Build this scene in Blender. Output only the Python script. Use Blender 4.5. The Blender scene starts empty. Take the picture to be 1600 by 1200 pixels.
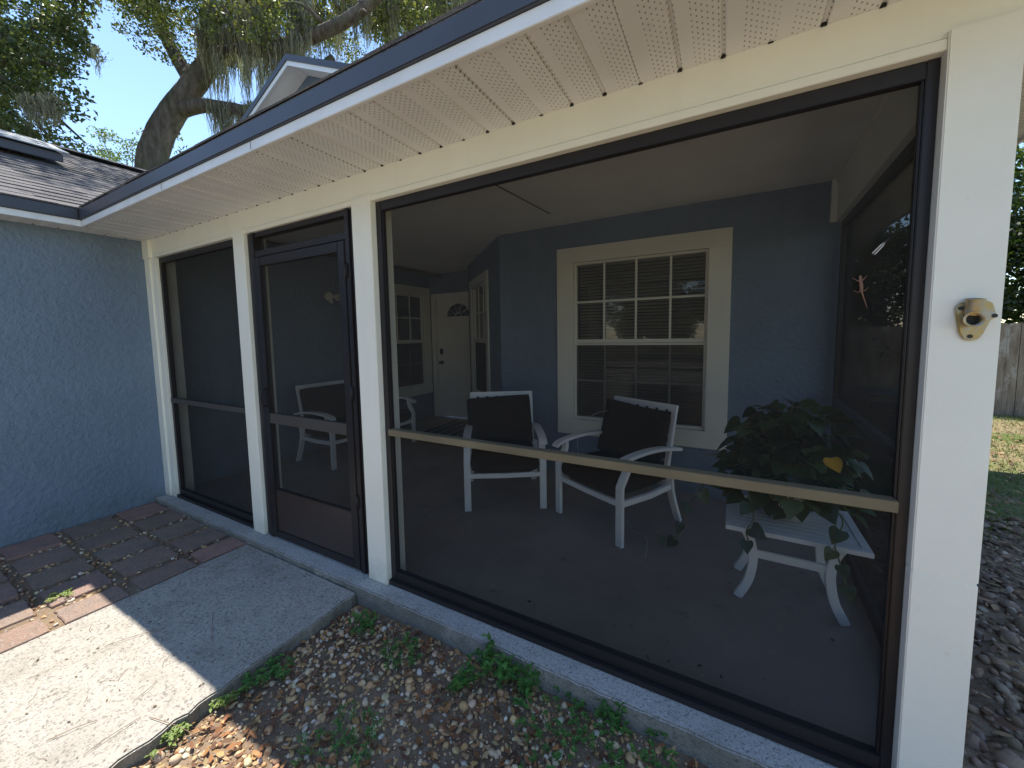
import bpy, bmesh, math, random
import numpy as np
from mathutils import Vector, Matrix
R = math.radians
rng = np.random.default_rng(7)
random.seed(11)
sc = bpy.context.scene
col = sc.collection

# ------------------------------------------------------------------ camera numbers (solved from the photo)
CF, YAW, PIT, ROL = 607.64 / 1600, -.5125, -.0829, -.018
CAM = Vector((4.4701, -1.5083, 1.4134))
_fw = Vector((math.sin(YAW) * math.cos(PIT), math.cos(YAW) * math.cos(PIT), math.sin(PIT)))
_r0 = Vector((math.cos(YAW), -math.sin(YAW), 0)); _u0 = _r0.cross(_fw)
_R = _r0 * math.cos(ROL) + _u0 * math.sin(ROL)
_U = -_r0 * math.sin(ROL) + _u0 * math.cos(ROL)
def pt(u, v, t):
    "world point seen at photo pixel (u, v) at depth t metres"
    return CAM + (_fw + _R * ((u - 789.46) / 607.64) - _U * ((v - 573.78) / 607.64)) * t
def gp(u, v, z=0.0):
    d = pt(u, v, 1) - CAM
    return CAM + d * ((z - CAM.z) / d.z)

# ------------------------------------------------------------------ materials
class NT:
    def __init__(s, name):
        s.m = bpy.data.materials.new(name); s.m.use_nodes = True
        s.t = s.m.node_tree; s.t.nodes.clear()
        s.out = s.n('ShaderNodeOutputMaterial'); s.p = s.n('ShaderNodeBsdfPrincipled')
        s.l(s.p.outputs[0], s.out.inputs[0])
        s.tc = s.n('ShaderNodeTexCoord'); s.co = s.tc.outputs['Object']
    def n(s, typ, **kw):
        nd = s.t.nodes.new(typ)
        for k, v in kw.items(): setattr(nd, k, v)
        return nd
    def l(s, a, b): s.t.links.new(a, b)
    def noise(s, scale, detail=3, rough=.55, co=None, stretch=None):
        nd = s.n('ShaderNodeTexNoise'); nd.inputs['Scale'].default_value = scale
        nd.inputs['Detail'].default_value = detail; nd.inputs['Roughness'].default_value = rough
        c = co or s.co
        if stretch:
            mp = s.n('ShaderNodeMapping'); mp.inputs['Scale'].default_value = stretch
            s.l(c, mp.inputs[0]); c = mp.outputs[0]
        s.l(c, nd.inputs['Vector']); return nd.outputs['Fac']
    def voro(s, scale, feature='F1', out='Distance', rnd=1, co=None):
        nd = s.n('ShaderNodeTexVoronoi', feature=feature); nd.inputs['Scale'].default_value = scale
        nd.inputs['Randomness'].default_value = rnd
        s.l(co or s.co, nd.inputs['Vector']); return nd.outputs[out]
    def ramp(s, fac, stops, interp='LINEAR'):
        nd = s.n('ShaderNodeValToRGB'); nd.color_ramp.interpolation = interp
        e = nd.color_ramp.elements
        while len(e) > 1: e.remove(e[-1])
        e[0].position = stops[0][0]; e[0].color = c4(stops[0][1])
        for p, c in stops[1:]:
            q = e.new(p); q.color = c4(c)
        s.l(fac, nd.inputs[0]); return nd.outputs[0]
    def mix(s, fac, a, b, mode='MIX'):
        nd = s.n('ShaderNodeMix', data_type='RGBA', blend_type=mode)
        for v, i in ((fac, 0), (a, 6), (b, 7)):
            if hasattr(v, 'is_linked'): s.l(v, nd.inputs[i])
            else: nd.inputs[i].default_value = v if i == 0 else c4(v)
        return nd.outputs[2]
    def math(s, op, a, b=0.0):
        nd = s.n('ShaderNodeMath', operation=op)
        for v, i in ((a, 0), (b, 1)):
            if hasattr(v, 'is_linked'): s.l(v, nd.inputs[i])
            else: nd.inputs[i].default_value = v
        return nd.outputs[0]
    def col(s, v):
        if hasattr(v, 'is_linked'): s.l(v, s.p.inputs['Base Color'])
        else: s.p.inputs['Base Color'].default_value = c4(v)
    def bump(s, h, dist, strength=1.0):
        nd = s.n('ShaderNodeBump'); nd.inputs['Distance'].default_value = dist
        nd.inputs['Strength'].default_value = strength
        s.l(h, nd.inputs['Height'])
        s.l(nd.outputs[0], s.p.inputs['Normal'])
    def set(s, rough=None, metal=None, spec=None):
        if rough is not None: s.p.inputs['Roughness'].default_value = rough
        if metal is not None: s.p.inputs['Metallic'].default_value = metal
        if spec is not None: s.p.inputs['Specular IOR Level'].default_value = spec
        return s.m
def c4(c):
    if isinstance(c, (int, float)): c = (c, c, c)
    return tuple(c)[:3] + (1.0,)
def sc3(c, k): return tuple(x * k for x in c)

def painted(name, c, rough=.5, dirt=.12, bump=.0006, bscale=60, spec=.4, metal=0, streak=None):
    t = NT(name)
    f = t.ramp(t.noise(2.3, 5), [(.3, 0), (.75, 1)])
    k = t.mix(f, sc3(c, 1 + dirt * .3), sc3(c, 1 - dirt))
    if streak:
        g = t.ramp(t.noise(6, 4, stretch=(1, 1, .12)), [(.55, 0), (.8, 1)])
        k = t.mix(t.math('MULTIPLY', g, streak), k, sc3(c, .55))
    if streak:
        sx = t.n('ShaderNodeSeparateXYZ'); t.l(t.co, sx.inputs[0])
        lo = t.math('MULTIPLY', t.math('SUBTRACT', .22, sx.outputs[2]), t.math('MULTIPLY', t.noise(18, 5, .7), 5))
        k = t.mix(t.ramp(lo, [(.18, 0), (.7, .55)]), k, (.33, .31, .24))
        k = t.mix(t.ramp(t.noise(16, 6, .8), [(.66, 0), (.72, .5)]), k, (.45, .43, .33))
    sp = t.ramp(t.noise(35, 3), [(.70, 0), (.76, 1)])
    k = t.mix(t.math('MULTIPLY', sp, dirt), k, sc3(c, .35))
    t.col(k)
    t.bump(t.noise(bscale, 3), bump)
    return t.set(rough, metal, spec)

def stucco():
    t = NT('blue_stucco')
    c = (.160, .218, .292)
    f = t.noise(1.2, 5)
    k = t.mix(t.ramp(f, [(.3, 0), (.7, 1)]), sc3(c, 1.08), sc3(c, .86))
    k = t.mix(t.ramp(t.noise(9, 5), [(.56, 0), (.72, .4)]), k, sc3(c, .75))
    k = t.mix(t.ramp(t.noise(3, 6, .7, stretch=(1, 1, .22)), [(.55, 0), (.75, .35)]), k, (.22, .27, .33))
    k = t.mix(t.ramp(t.noise(55, 3), [(.745, 0), (.76, .8)]), k, (.5, .52, .52))
    sx = t.n('ShaderNodeSeparateXYZ'); t.l(t.co, sx.inputs[0])
    low = t.math('SUBTRACT', .28, sx.outputs[2])
    low = t.math('MULTIPLY', t.math('MULTIPLY', low, 2.4), t.noise(5, 5))
    low = t.ramp(low, [(.15, 0), (.6, .6)])
    k = t.mix(low, k, (.12, .14, .13))       # dirt splashed up from the soil
    t.col(k)
    a = t.ramp(t.noise(26, 4, .6), [(.38, 0), (.62, 1)])
    b = t.noise(110, 3)
    h = t.math('ADD', t.math('MULTIPLY', a, .8), t.math('MULTIPLY', b, .35))
    t.bump(h, .0055, .9)
    return t.set(.62, 0, .45)

def concrete(name, c, specks=.5, bump=.003, dark=.45, scale=1.0):
    t = NT(name)
    k = t.mix(t.ramp(t.noise(1.1 * scale, 6), [(.3, 0), (.7, 1)]), sc3(c, 1.1), sc3(c, .82))
    v = t.voro(95 * scale)
    cell = t.n('ShaderNodeTexVoronoi'); cell.inputs['Scale'].default_value = 95 * scale; t.l(t.co, cell.inputs['Vector'])
    rr = t.n('ShaderNodeSeparateColor'); t.l(cell.outputs['Color'], rr.inputs[0])
    lite = t.math('MULTIPLY', t.ramp(rr.outputs[0], [(.62, 0), (.68, 1)]), t.ramp(v, [(.25, 1), (.42, 0)]))
    drk = t.math('MULTIPLY', t.ramp(rr.outputs[1], [(.7, 0), (.78, 1)]), t.ramp(v, [(.2, 1), (.4, 0)]))
    k = t.mix(t.math('MULTIPLY', lite, specks), k, sc3(c, 1.6))
    k = t.mix(t.math('MULTIPLY', drk, dark), k, sc3(c, .35))
    k = t.mix(t.ramp(t.noise(7 * scale, 6, .7), [(.50, 0), (.72, .6)]), k, sc3((c[0], c[1] * .97, c[2] * .90), .58))
    pits = t.ramp(t.noise(85 * scale, 4, .75), [(.52, 0), (.64, dark)])
    k = t.mix(pits, k, sc3(c, .3))
    sx = t.n('ShaderNodeSeparateXYZ'); t.l(t.co, sx.inputs[0])
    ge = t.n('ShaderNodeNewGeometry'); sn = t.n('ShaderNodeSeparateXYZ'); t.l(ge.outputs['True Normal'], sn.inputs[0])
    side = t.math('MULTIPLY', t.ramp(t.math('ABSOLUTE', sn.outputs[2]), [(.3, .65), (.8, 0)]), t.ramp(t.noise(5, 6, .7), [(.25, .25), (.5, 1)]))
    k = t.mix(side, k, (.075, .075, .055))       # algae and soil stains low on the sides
    t.col(k)
    h = t.math('ADD', t.math('MULTIPLY', t.noise(60 * scale, 5, .7), .8), t.math('MULTIPLY', lite, .5))
    t.bump(h, bump, .9)
    return t.set(.88, 0, .25)

def floor_mat():
    t = NT('dark_painted_floor')
    c = (.25, .212, .185)
    k = t.mix(t.ramp(t.noise(1.3, 6), [(.32, 0), (.7, 1)]), sc3(c, 1.2), sc3(c, .8))
    k = t.mix(t.ramp(t.noise(7, 6, .65), [(.62, 0), (.72, .75)]), k, sc3(c, .4))
    k = t.mix(t.ramp(t.noise(60, 2), [(.74, 0), (.78, .6)]), k, sc3(c, 3.2))
    k = t.mix(t.ramp(t.noise(3.1, 6, .7), [(.55, 0), (.75, .35)]), k, (.14, .135, .13))
    k = t.mix(t.ramp(t.noise(18, 5, .75), [(.66, 0), (.71, .8)]), k, (.03, .028, .027))
    k = t.mix(t.ramp(t.noise(5, 6, .75, stretch=(1, .35, 1)), [(.56, 0), (.72, .45)]), k, (.34, .30, .26))
    t.col(k); t.bump(t.noise(45, 5), .0012)
    t.l(t.math('ADD', .38, t.math('MULTIPLY', t.noise(4, 5), .4)), t.p.inputs['Roughness'])
    return t.set(None, 0, .4)

def soffit_mat(name, axis):
    "white vented vinyl: rows of small punched holes"
    t = NT(name)
    c = (.80, .80, .785)
    k = t.mix(t.ramp(t.noise(2.0, 5), [(.35, 0), (.75, 1)]), c, sc3(c, .86))
    k = t.mix(t.ramp(t.noise(14, 4), [(.66, 0), (.8, .35)]), k, sc3(c, .6))
    sx = t.n('ShaderNodeSeparateXYZ'); t.l(t.co, sx.inputs[0])
    a, b = (sx.outputs[0], sx.outputs[1]) if axis == 'x' else (sx.outputs[1], sx.outputs[0])
    # slits staggered: lattice of .0125 (across) by .026 (along the rib)
    u = t.math('DIVIDE', a, .0135); w = t.math('DIVIDE', b, .024)
    par = t.math('MODULO', t.math('FLOOR', t.math('ADD', u, 1000)), 2.0)
    w = t.math('ADD', w, t.math('MULTIPLY', par, .5))
    fu = t.math('ABSOLUTE', t.math('SUBTRACT', t.math('FRACT', t.math('ADD', u, 1000)), .5))
    fw = t.math('ABSOLUTE', t.math('SUBTRACT', t.math('FRACT', t.math('ADD', w, 1000)), .5))
    hole = t.math('MULTIPLY', t.math('LESS_THAN', fu, .14), t.math('LESS_THAN', fw, .15))
    pa = t.math('DIVIDE', t.math('ADD', a, 10 * .127 - .03), .127)
    pf = t.math('ABSOLUTE', t.math('SUBTRACT', t.math('FRACT', pa), .5))
    hole = t.math('MULTIPLY', hole, t.math('LESS_THAN', pf, .36))
    hole = t.math('MULTIPLY', hole, t.ramp(t.noise(5, 3), [(.25, .55), (.5, 1)]))
    k = t.mix(t.math('MULTIPLY', hole, .8), k, (.06, .055, .05))
    t.col(k)
    return t.set(.5, 0, .35)

def shingle_mat():
    t = NT('roof_shingles')
    sx = t.n('ShaderNodeSeparateXYZ'); t.l(t.co, sx.inputs[0])
    mp = t.n('ShaderNodeCombineXYZ')
    t.l(sx.outputs[1], mp.inputs[0]); t.l(sx.outputs[0], mp.inputs[1])
    br = t.n('ShaderNodeTexBrick'); t.l(mp.outputs[0], br.inputs['Vector'])
    br.inputs['Scale'].default_value = 1; br.inputs['Brick Width'].default_value = .28
    br.inputs['Row Height'].default_value = .125; br.inputs['Mortar Size'].default_value = .0
    br.inputs['Color1'].default_value = c4((.045, .044, .050)); br.inputs['Color2'].default_value = c4((.13, .122, .12))
    k = t.mix(t.ramp(t.noise(160, 3), [(.4, 0), (.65, .5)]), br.outputs[0], (.28, .26, .25))
    k = t.mix(t.ramp(t.noise(1.5, 4), [(.45, 0), (.7, .4)]), k, (.08, .08, .085))
    t.col(k); t.bump(t.noise(200, 3), .002)
    return t.set(.9, 0, .2)

def attr_mat(name, rough=.8, spec=.3, bump=None, trans=0, tint_noise=.25):
    t = NT(name)
    a = t.n('ShaderNodeAttribute'); a.attribute_name = 'tint'
    k = t.mix(t.ramp(t.noise(40, 4), [(.35, 0), (.7, 1)]), a.outputs[0], (0, 0, 0))
    k = t.mix(tint_noise, a.outputs[0], k)
    t.col(k)
    if bump: t.bump(t.noise(bump[0], 4), bump[1])
    t.set(rough, 0, spec)
    if trans:
        tr = t.n('ShaderNodeBsdfTranslucent'); t.l(t.mix(1.0, k, (1.15, 1.25, .5), 'MULTIPLY'), tr.inputs[0])
        mx = t.n('ShaderNodeMixShader'); mx.inputs[0].default_value = trans
        t.l(t.p.outputs[0], mx.inputs[1]); t.l(tr.outputs[0], mx.inputs[2]); t.l(mx.outputs[0], t.out.inputs[0])
    return t.m

def screen_mat(name, opacity, c=(.042, .040, .037)):
    t = NT(name)
    tr = t.n('ShaderNodeBsdfTransparent'); df = t.n('ShaderNodeBsdfDiffuse')
    df.inputs[0].default_value = c4(c)
    mx = t.n('ShaderNodeMixShader')
    f = t.ramp(t.noise(3, 4), [(.3, opacity - .025), (.7, opacity + .025)])
    sp = t.ramp(t.noise(70, 2), [(.775, 0), (.79, .5)])
    ge = t.n('ShaderNodeNewGeometry'); dt = t.n('ShaderNodeVectorMath', operation='DOT_PRODUCT')
    t.l(ge.outputs['Normal'], dt.inputs[0]); t.l(ge.outputs['Incoming'], dt.inputs[1])
    cs = t.math('MAXIMUM', t.math('ABSOLUTE', dt.outputs['Value']), .12)
    thru = t.math('POWER', t.math('SUBTRACT', 1.0, f), t.math('POWER', t.math('DIVIDE', 1.0, cs), 1.05))   # slanted threads hide more
    f = t.math('ADD', t.math('SUBTRACT', 1.0, thru), sp)
    df.inputs[0].default_value = c4(c)
    k = t.mix(sp, c, (.35, .34, .30)); t.l(k, df.inputs[0])
    t.l(f, mx.inputs[0]); t.l(tr.outputs[0], mx.inputs[1]); t.l(df.outputs[0], mx.inputs[2])
    t.l(mx.outputs[0], t.out.inputs[0]); return t.m

def glass_mat():
    t = NT('window_glass')
    tr = t.n('ShaderNodeBsdfTransparent'); tr.inputs[0].default_value = (.86, .87, .85, 1)
    gl = t.n('ShaderNodeBsdfGlossy'); gl.inputs['Roughness'].default_value = .015
    fr = t.n('ShaderNodeFresnel'); fr.inputs[0].default_value = 1.5
    nd = t.n('ShaderNodeBump'); nd.inputs['Distance'].default_value = .0012
    t.l(t.noise(1.6, 2), nd.inputs['Height']); t.l(nd.outputs[0], gl.inputs['Normal'])
    mx = t.n('ShaderNodeMixShader'); t.l(t.math('MULTIPLY', fr.outputs[0], 1.2), mx.inputs[0])
    t.l(tr.outputs[0], mx.inputs[1]); t.l(gl.outputs[0], mx.inputs[2]); t.l(mx.outputs[0], t.out.inputs[0])
    return t.m

def paver_mat():
    t = NT('weathered_paver')
    oi = t.n('ShaderNodeObjectInfo')
    base = t.ramp(oi.outputs['Random'], [(0, (.27, .19, .13)), (.3, (.29, .18, .14)), (.55, (.27, .21, .155)), (.8, (.36, .20, .16)), (1, (.31, .19, .135))])
    add = t.n('ShaderNodeVectorMath', operation='ADD'); t.l(t.co, add.inputs[0])
    t.l(t.n('ShaderNodeCombineXYZ').outputs[0], add.inputs[1])
    cx = t.n('ShaderNodeCombineXYZ'); t.l(t.math('MULTIPLY', oi.outputs['Random'], 37), cx.inputs[2]); t.l(cx.outputs[0], add.inputs[1])
    co = add.outputs[0]
    k = t.mix(t.ramp(t.noise(9, 6, .7, co), [(.4, 0), (.65, .65)]), base, (.15, .13, .115))
    k = t.mix(t.ramp(t.noise(120, 3, .6, co), [(.52, 0), (.66, .7)]), k, (.36, .31, .27))
    k = t.mix(t.ramp(t.noise(90, 3, .6, co), [(.60, 0), (.72, .7)]), k, (.06, .045, .04))
    t.col(k); t.bump(t.noise(90, 5, .7, co), .003)
    return t.set(.9, 0, .25)

def soil_mat():
    t = NT('sandy_soil')
    k = t.mix(t.ramp(t.noise(2.2, 6), [(.35, 0), (.65, 1)]), (.32, .23, .15), (.15, .095, .06))
    k = t.mix(t.ramp(t.noise(50, 5, .7), [(.5, 0), (.65, .8)]), k, (.30, .25, .20))
    t.col(k); t.bump(t.noise(30, 6, .7), .02)
    return t.set(.95, 0, .15)

def lawn_mat():
    t = NT('patchy_lawn')
    k = t.mix(t.ramp(t.noise(.9, 6), [(.4, 0), (.6, 1)]), (.10, .15, .04), (.30, .24, .15))
    k = t.mix(t.ramp(t.noise(30, 5, .7), [(.45, 0), (.65, .7)]), k, (.16, .16, .06))
    t.col(k); t.bump(t.noise(40, 5), .03)
    return t.set(.95, 0, .15)

def bark_mat():
    t = NT('oak_bark')
    n = t.noise(9, 6, .7, stretch=(1, 1, .3))
    k = t.mix(t.ramp(n, [(.35, 0), (.65, 1)]), (.075, .06, .05), (.19, .165, .14))
    k = t.mix(t.ramp(t.noise(3, 5), [(.5, 0), (.65, .6)]), k, (.09, .11, .05))
    t.col(k); t.bump(n, .05)
    return t.set(.95, 0, .1)

def fence_mat():
    t = NT('weathered_fence_wood')
    k = t.mix(t.ramp(t.noise(14, 6, .7, stretch=(1, 1, .15)), [(.35, 0), (.65, 1)]), (.17, .12, .085), (.33, .27, .21))
    k = t.mix(t.ramp(t.noise(6, 5, .7, stretch=(1, 1, .4)), [(.52, 0), (.6, .8)]), k, (.42, .38, .33))
    t.col(k); t.bump(t.noise(30, 4, stretch=(1, 1, .1)), .003)
    return t.set(.9, 0, .2)

def brass_mat():
    t = NT('worn_brass')
    k = t.mix(t.ramp(t.noise(45, 4), [(.4, 0), (.62, 1)]), (.42, .31, .13), (.36, .34, .29))
    t.col(k); t.bump(t.noise(80, 3), .0006)
    return t.set(.42, .6)

M = dict(
    blue=stucco(),
    trim=painted('cream_trim_paint', (.84, .83, .73), .45, .07, streak=.12),
    trim2=painted('cream_window_trim', (.78, .76, .66), .5, .06),
    white=painted('white_painted_metal', (.84, .83, .80), .4, .1),
    fascia=painted('white_aluminium_fascia', (.76, .77, .76), .4, .12, streak=.3),
    drip=painted('dark_slate_drip_edge', (.06, .065, .08), .42, .2),
    bronze=painted('bronze_aluminium', (.022, .019, .020), .4, .25, .0003, spec=.4),
    rail=painted('lit_bronze_rail', (.175, .145, .088), .55, .4, .0004, streak=.3),  # tan colour imitates sunlit ground light caught by the bronze paint
    railB=painted('brown_grey_rail', (.075, .066, .058), .4, .2),
    kick=painted('bronze_kick_panel', (.05, .036, .031), .3, .2, .002, 3, spec=.6),
    ceil=painted('porch_ceiling_paint', (.84, .83, .80), .8, .1, .002, 90),
    door=painted('cream_door_paint', (.80, .77, .69), .45, .05),
    cushion=painted('black_cushion_fabric', (.011, .009, .009), .95, .3, .002, 300, spec=.1),
    strap=painted('black_webbing', (.01, .01, .01), .8, .2),
    blind=painted('blind_slats', (.50, .47, .40), .6, .1),
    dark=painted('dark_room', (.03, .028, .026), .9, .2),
    black=painted('black_metal', (.015, .014, .013), .4, .2),
    curb=concrete('curb_concrete', (.50, .48, .45), .7, .006, .75),
    walk=concrete('walkway_concrete', (.43, .395, .345), .8, .007, .75, .9),
    floor=floor_mat(), soffit=soffit_mat('vented_soffit', 'x'), soffitY=soffit_mat('vented_soffit_side', 'y'),
    shingle=shingle_mat(), screen=screen_mat('insect_screen', .33), screen2=screen_mat('window_screen', .5),
    glass=glass_mat(), paver=paver_mat(), soil=soil_mat(), lawn=lawn_mat(), bark=bark_mat(), fence=fence_mat(), brass=brass_mat(),
    pebble=attr_mat('pebbles', .75, .35, (60, .002)), litter=attr_mat('leaf_litter', .7, .3, None, .15),
    leaf=attr_mat('tree_leaf', .45, .5, None, .5), moss=attr_mat('hanging_moss', .95, .1, None, .35),
    pothos=attr_mat('glossy_leaf', .3, .5, None, .2, .35), weed=attr_mat('weed_leaf', .5, .4, None, .3),
    grass=attr_mat('grass_blades', .6, .3, None, .35), twig=painted('dry_twig', (.22, .14, .085), .9, .2),
    pot=painted('pale_plastic_pot', (.62, .60, .55), .5, .1), rug=None, crack=painted('grime_line', (.2, .18, .15), .9, .1),
    thread=painted('pale_thread', (.6, .58, .54), .7, .1), lizard=painted('lizard_skin', (.22, .12, .08), .6, .35),
    vent=painted('pale_galvanised_vent', (.30, .33, .36), .35, .15, metal=.4), ac=painted('grey_cabinet', (.17, .165, .155), .6, .2),
)
def rug_mat():
    t = NT('striped_rug')
    w = t.n('ShaderNodeTexWave'); w.inputs['Scale'].default_value = 1.9; w.inputs['Distortion'].default_value = .3
    t.l(t.co, w.inputs['Vector'])
    t.col(t.ramp(w.outputs['Fac'], [(.45, (.03, .03, .032)), (.55, (.19, .175, .16))]))
    t.bump(t.noise(200, 2), .002); return t.set(.95, 0, .1)
M['rug'] = rug_mat()

# ------------------------------------------------------------------ object helpers
def tag(o, label=None, cat=None, group=None, kind=None):
    for k, v in (('label', label), ('category', cat), ('group', group), ('kind', kind)):
        if v: o[k] = v
    return o
def empty(name, loc=(0, 0, 0), rz=0, label=None, cat=None, group=None):
    o = bpy.data.objects.new(name, None); col.objects.link(o)
    o.location = loc; o.rotation_euler = (0, 0, rz); o.empty_display_size = .1
    return tag(o, label, cat, group)

class Fr:
    "a wall frame: origin, u along the wall, n outward, z up"
    def __init__(s, o, u=(1, 0, 0), n=(0, -1, 0)):
        s.o, s.u, s.n = Vector(o), Vector(u).normalized(), Vector(n).normalized()
    def p(s, u, z, n): return s.o + s.u * u + s.n * n + Vector((0, 0, z))
WORLD = Fr((0, 0, 0), (1, 0, 0), (0, 1, 0))

class MB:
    def __init__(s): s.v, s.f, s.sm = [], [], []
    def quadbox(s, P, smooth=False):
        b = len(s.v); s.v += [tuple(p) for p in P]
        for f in ((0, 3, 2, 1), (4, 5, 6, 7), (0, 1, 5, 4), (1, 2, 6, 5), (2, 3, 7, 6), (3, 0, 4, 7)):
            s.f.append(tuple(b + i for i in f)); s.sm.append(smooth)
        return s
    def box(s, x0, x1, y0, y1, z0, z1):
        return s.quadbox([(x0, y0, z0), (x1, y0, z0), (x1, y1, z0), (x0, y1, z0), (x0, y0, z1), (x1, y0, z1), (x1, y1, z1), (x0, y1, z1)])
    def fbox(s, F, u0, u1, z0, z1, n0, n1):
        return s.quadbox([F.p(u0, z0, n0), F.p(u1, z0, n0), F.p(u1, z0, n1), F.p(u0, z0, n1), F.p(u0, z1, n0), F.p(u1, z1, n0), F.p(u1, z1, n1), F.p(u0, z1, n1)])
    def poly(s, pts, smooth=False):
        b = len(s.v); s.v += [tuple(p) for p in pts]; s.f.append(tuple(range(b, b + len(pts)))); s.sm.append(smooth); return s
    def prism(s, pts, ext):
        n = len(pts); b = len(s.v); e = Vector(ext)
        s.v += [tuple(p) for p in pts] + [tuple(Vector(p) + e) for p in pts]
        s.f.append(tuple(range(b + n - 1, b - 1, -1))); s.f.append(tuple(range(b + n, b + 2 * n))); s.sm += [False, False]
        for i in range(n):
            j = (i + 1) % n; s.f.append((b + i, b + j, b + n + j, b + n + i)); s.sm.append(False)
        return s
    def sweep(s, path, side, w, t):
        "rectangular bar along a path; side = width direction, w width, t thickness (numbers or lists)"
        path = [Vector(p) for p in path]; side = Vector(side).normalized(); n = len(path); b = len(s.v)
        for i, p in enumerate(path):
            d = (path[min(i + 1, n - 1)] - path[max(i - 1, 0)]).normalized()
            q = d.cross(side).normalized()
            wi = w[i] if isinstance(w, (list, tuple)) else w; ti = t[i] if isinstance(t, (list, tuple)) else t
            for a, c in ((-1, -1), (1, -1), (1, 1), (-1, 1)):
                s.v.append(tuple(p + side * (a * wi / 2) + q * (c * ti / 2)))
        for i in range(n - 1):
            for k in range(4):
                j = (k + 1) % 4
                s.f.append((b + 4 * i + k, b + 4 * i + j, b + 4 * i + 4 + j, b + 4 * i + 4 + k)); s.sm.append(False)
        s.f.append((b + 3, b + 2, b + 1, b)); s.f.append(tuple(b + 4 * (n - 1) + k for k in range(4))); s.sm += [False, False]
        return s
    def tube(s, path, r, seg=8, smooth=True, caps=True):
        path = [Vector(p) for p in path]; n = len(path); b = len(s.v)
        up = None
        for i, p in enumerate(path):
            d = (path[min(i + 1, n - 1)] - path[max(i - 1, 0)]).normalized()
            if up is None: up = d.orthogonal().normalized()
            up = (up - d * up.dot(d)).normalized(); q = d.cross(up)
            ri = r[i] if isinstance(r, (list, tuple)) else r
            for k in range(seg):
                a = 2 * math.pi * k / seg
                s.v.append(tuple(p + (up * math.cos(a) + q * math.sin(a)) * ri))
        for i in range(n - 1):
            for k in range(seg):
                j = (k + 1) % seg
                s.f.append((b + seg * i + k, b + seg * i + j, b + seg * (i + 1) + j, b + seg * (i + 1) + k)); s.sm.append(smooth)
        if caps:
            s.f.append(tuple(b + k for k in reversed(range(seg)))); s.f.append(tuple(b + seg * (n - 1) + k for k in range(seg))); s.sm += [False, False]
        return s
    def build(s, name, m, parent=None, bevel=0, local=None, solid=True):
        me = bpy.data.meshes.new(name)
        vs = s.v if local is None else [tuple(Vector(p) - Vector(local)) for p in s.v]
        me.from_pydata(vs, [], s.f); me.polygons.foreach_set('use_smooth', s.sm)
        bm = bmesh.new(); bm.from_mesh(me)
        bmesh.ops.recalc_face_normals(bm, faces=bm.faces)
        if bevel:
            bmesh.ops.remove_doubles(bm, verts=bm.verts, dist=1e-5)
            es = [e for e in bm.edges if len(e.link_faces) == 2 and e.calc_face_angle(0) > .6]
            bmesh.ops.bevel(bm, geom=es, offset=bevel, segments=2, affect='EDGES', clamp_overlap=True)
        bm.to_mesh(me); bm.free()
        me.materials.append(m)
        o = bpy.data.objects.new(name, me); col.objects.link(o)
        if parent: o.parent = parent
        return o
def smooth_path(P, n=6):
    P = [Vector(p) for p in P]; out = []
    for i in range(len(P) - 1):
        p0, p1, p2, p3 = P[max(i - 1, 0)], P[i], P[i + 1], P[min(i + 2, len(P) - 1)]
        for k in range(n):
            t = k / n
            out.append(.5 * ((2 * p1) + (p2 - p0) * t + (2 * p0 - 5 * p1 + 4 * p2 - p3) * t * t + (3 * p1 - p0 - 3 * p2 + p3) * t ** 3))
    out.append(P[-1]); return out

def np_mesh(name, V, F, m, parent=None, tint=None, smooth=False):
    "V (N,3), F (K,n) constant-size polygons, tint (K,3) per face"
    V = np.asarray(V, np.float32); F = np.asarray(F, np.int32)
    me = bpy.data.meshes.new(name); k, n = F.shape
    me.vertices.add(len(V)); me.vertices.foreach_set('co', V.ravel())
    me.loops.add(k * n); me.loops.foreach_set('vertex_index', F.ravel())
    me.polygons.add(k); me.polygons.foreach_set('loop_start', np.arange(0, k * n, n, dtype=np.int32))
    me.polygons.foreach_set('loop_total', np.full(k, n, np.int32))
    if smooth: me.polygons.foreach_set('use_smooth', np.ones(k, bool))
    me.update(calc_edges=True)
    if tint is not None:
        at = me.attributes.new('tint', 'FLOAT_COLOR', 'CORNER')
        c = np.ones((k, n, 4), np.float32); c[:, :, :3] = np.asarray(tint)[:, None, :]
        at.data.foreach_set('color', c.ravel())
    me.materials.append(m)
    o = bpy.data.objects.new(name, me); col.objects.link(o)
    if parent: o.parent = parent
    return o

def leaf_cards(cent, size, aspect=.45, fold=.25, up=None):
    "N pointed folded leaves: 6 verts, 4 tris each -> two quads (left/right half)"
    N = len(cent); cent = np.asarray(cent)
    d = rng.normal(size=(N, 3)); d /= np.linalg.norm(d, axis=1)[:, None]
    r = rng.normal(size=(N, 3))
    if up is not None: r = r * .6 + np.array(up)
    sd = np.cross(d, r); sd /= np.linalg.norm(sd, axis=1)[:, None] + 1e-9
    nn = np.cross(sd, d)
    L = (size * rng.uniform(.6, 1.3, N))[:, None]; W = L * aspect
    a = cent - d * L * .5; b = cent + d * L * .5
    ml = cent - sd * W * .5 + nn * W * fold; mr = cent + sd * W * .5 + nn * W * fold
    V = np.stack([a, mr, b, ml], 1).reshape(-1, 3)
    F = np.arange(N * 4).reshape(N, 4)
    return V, F
def clumps(centres, radii, per, flat=.7):
    out = []
    for c, r, n in zip(centres, radii, per):
        q = rng.normal(size=(n, 3)); q /= np.linalg.norm(q, axis=1)[:, None]
        q *= (rng.uniform(.05, 1, n) ** .5)[:, None] * r; q[:, 2] *= flat
        out.append(q + np.array(c))
    return np.concatenate(out)
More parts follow.
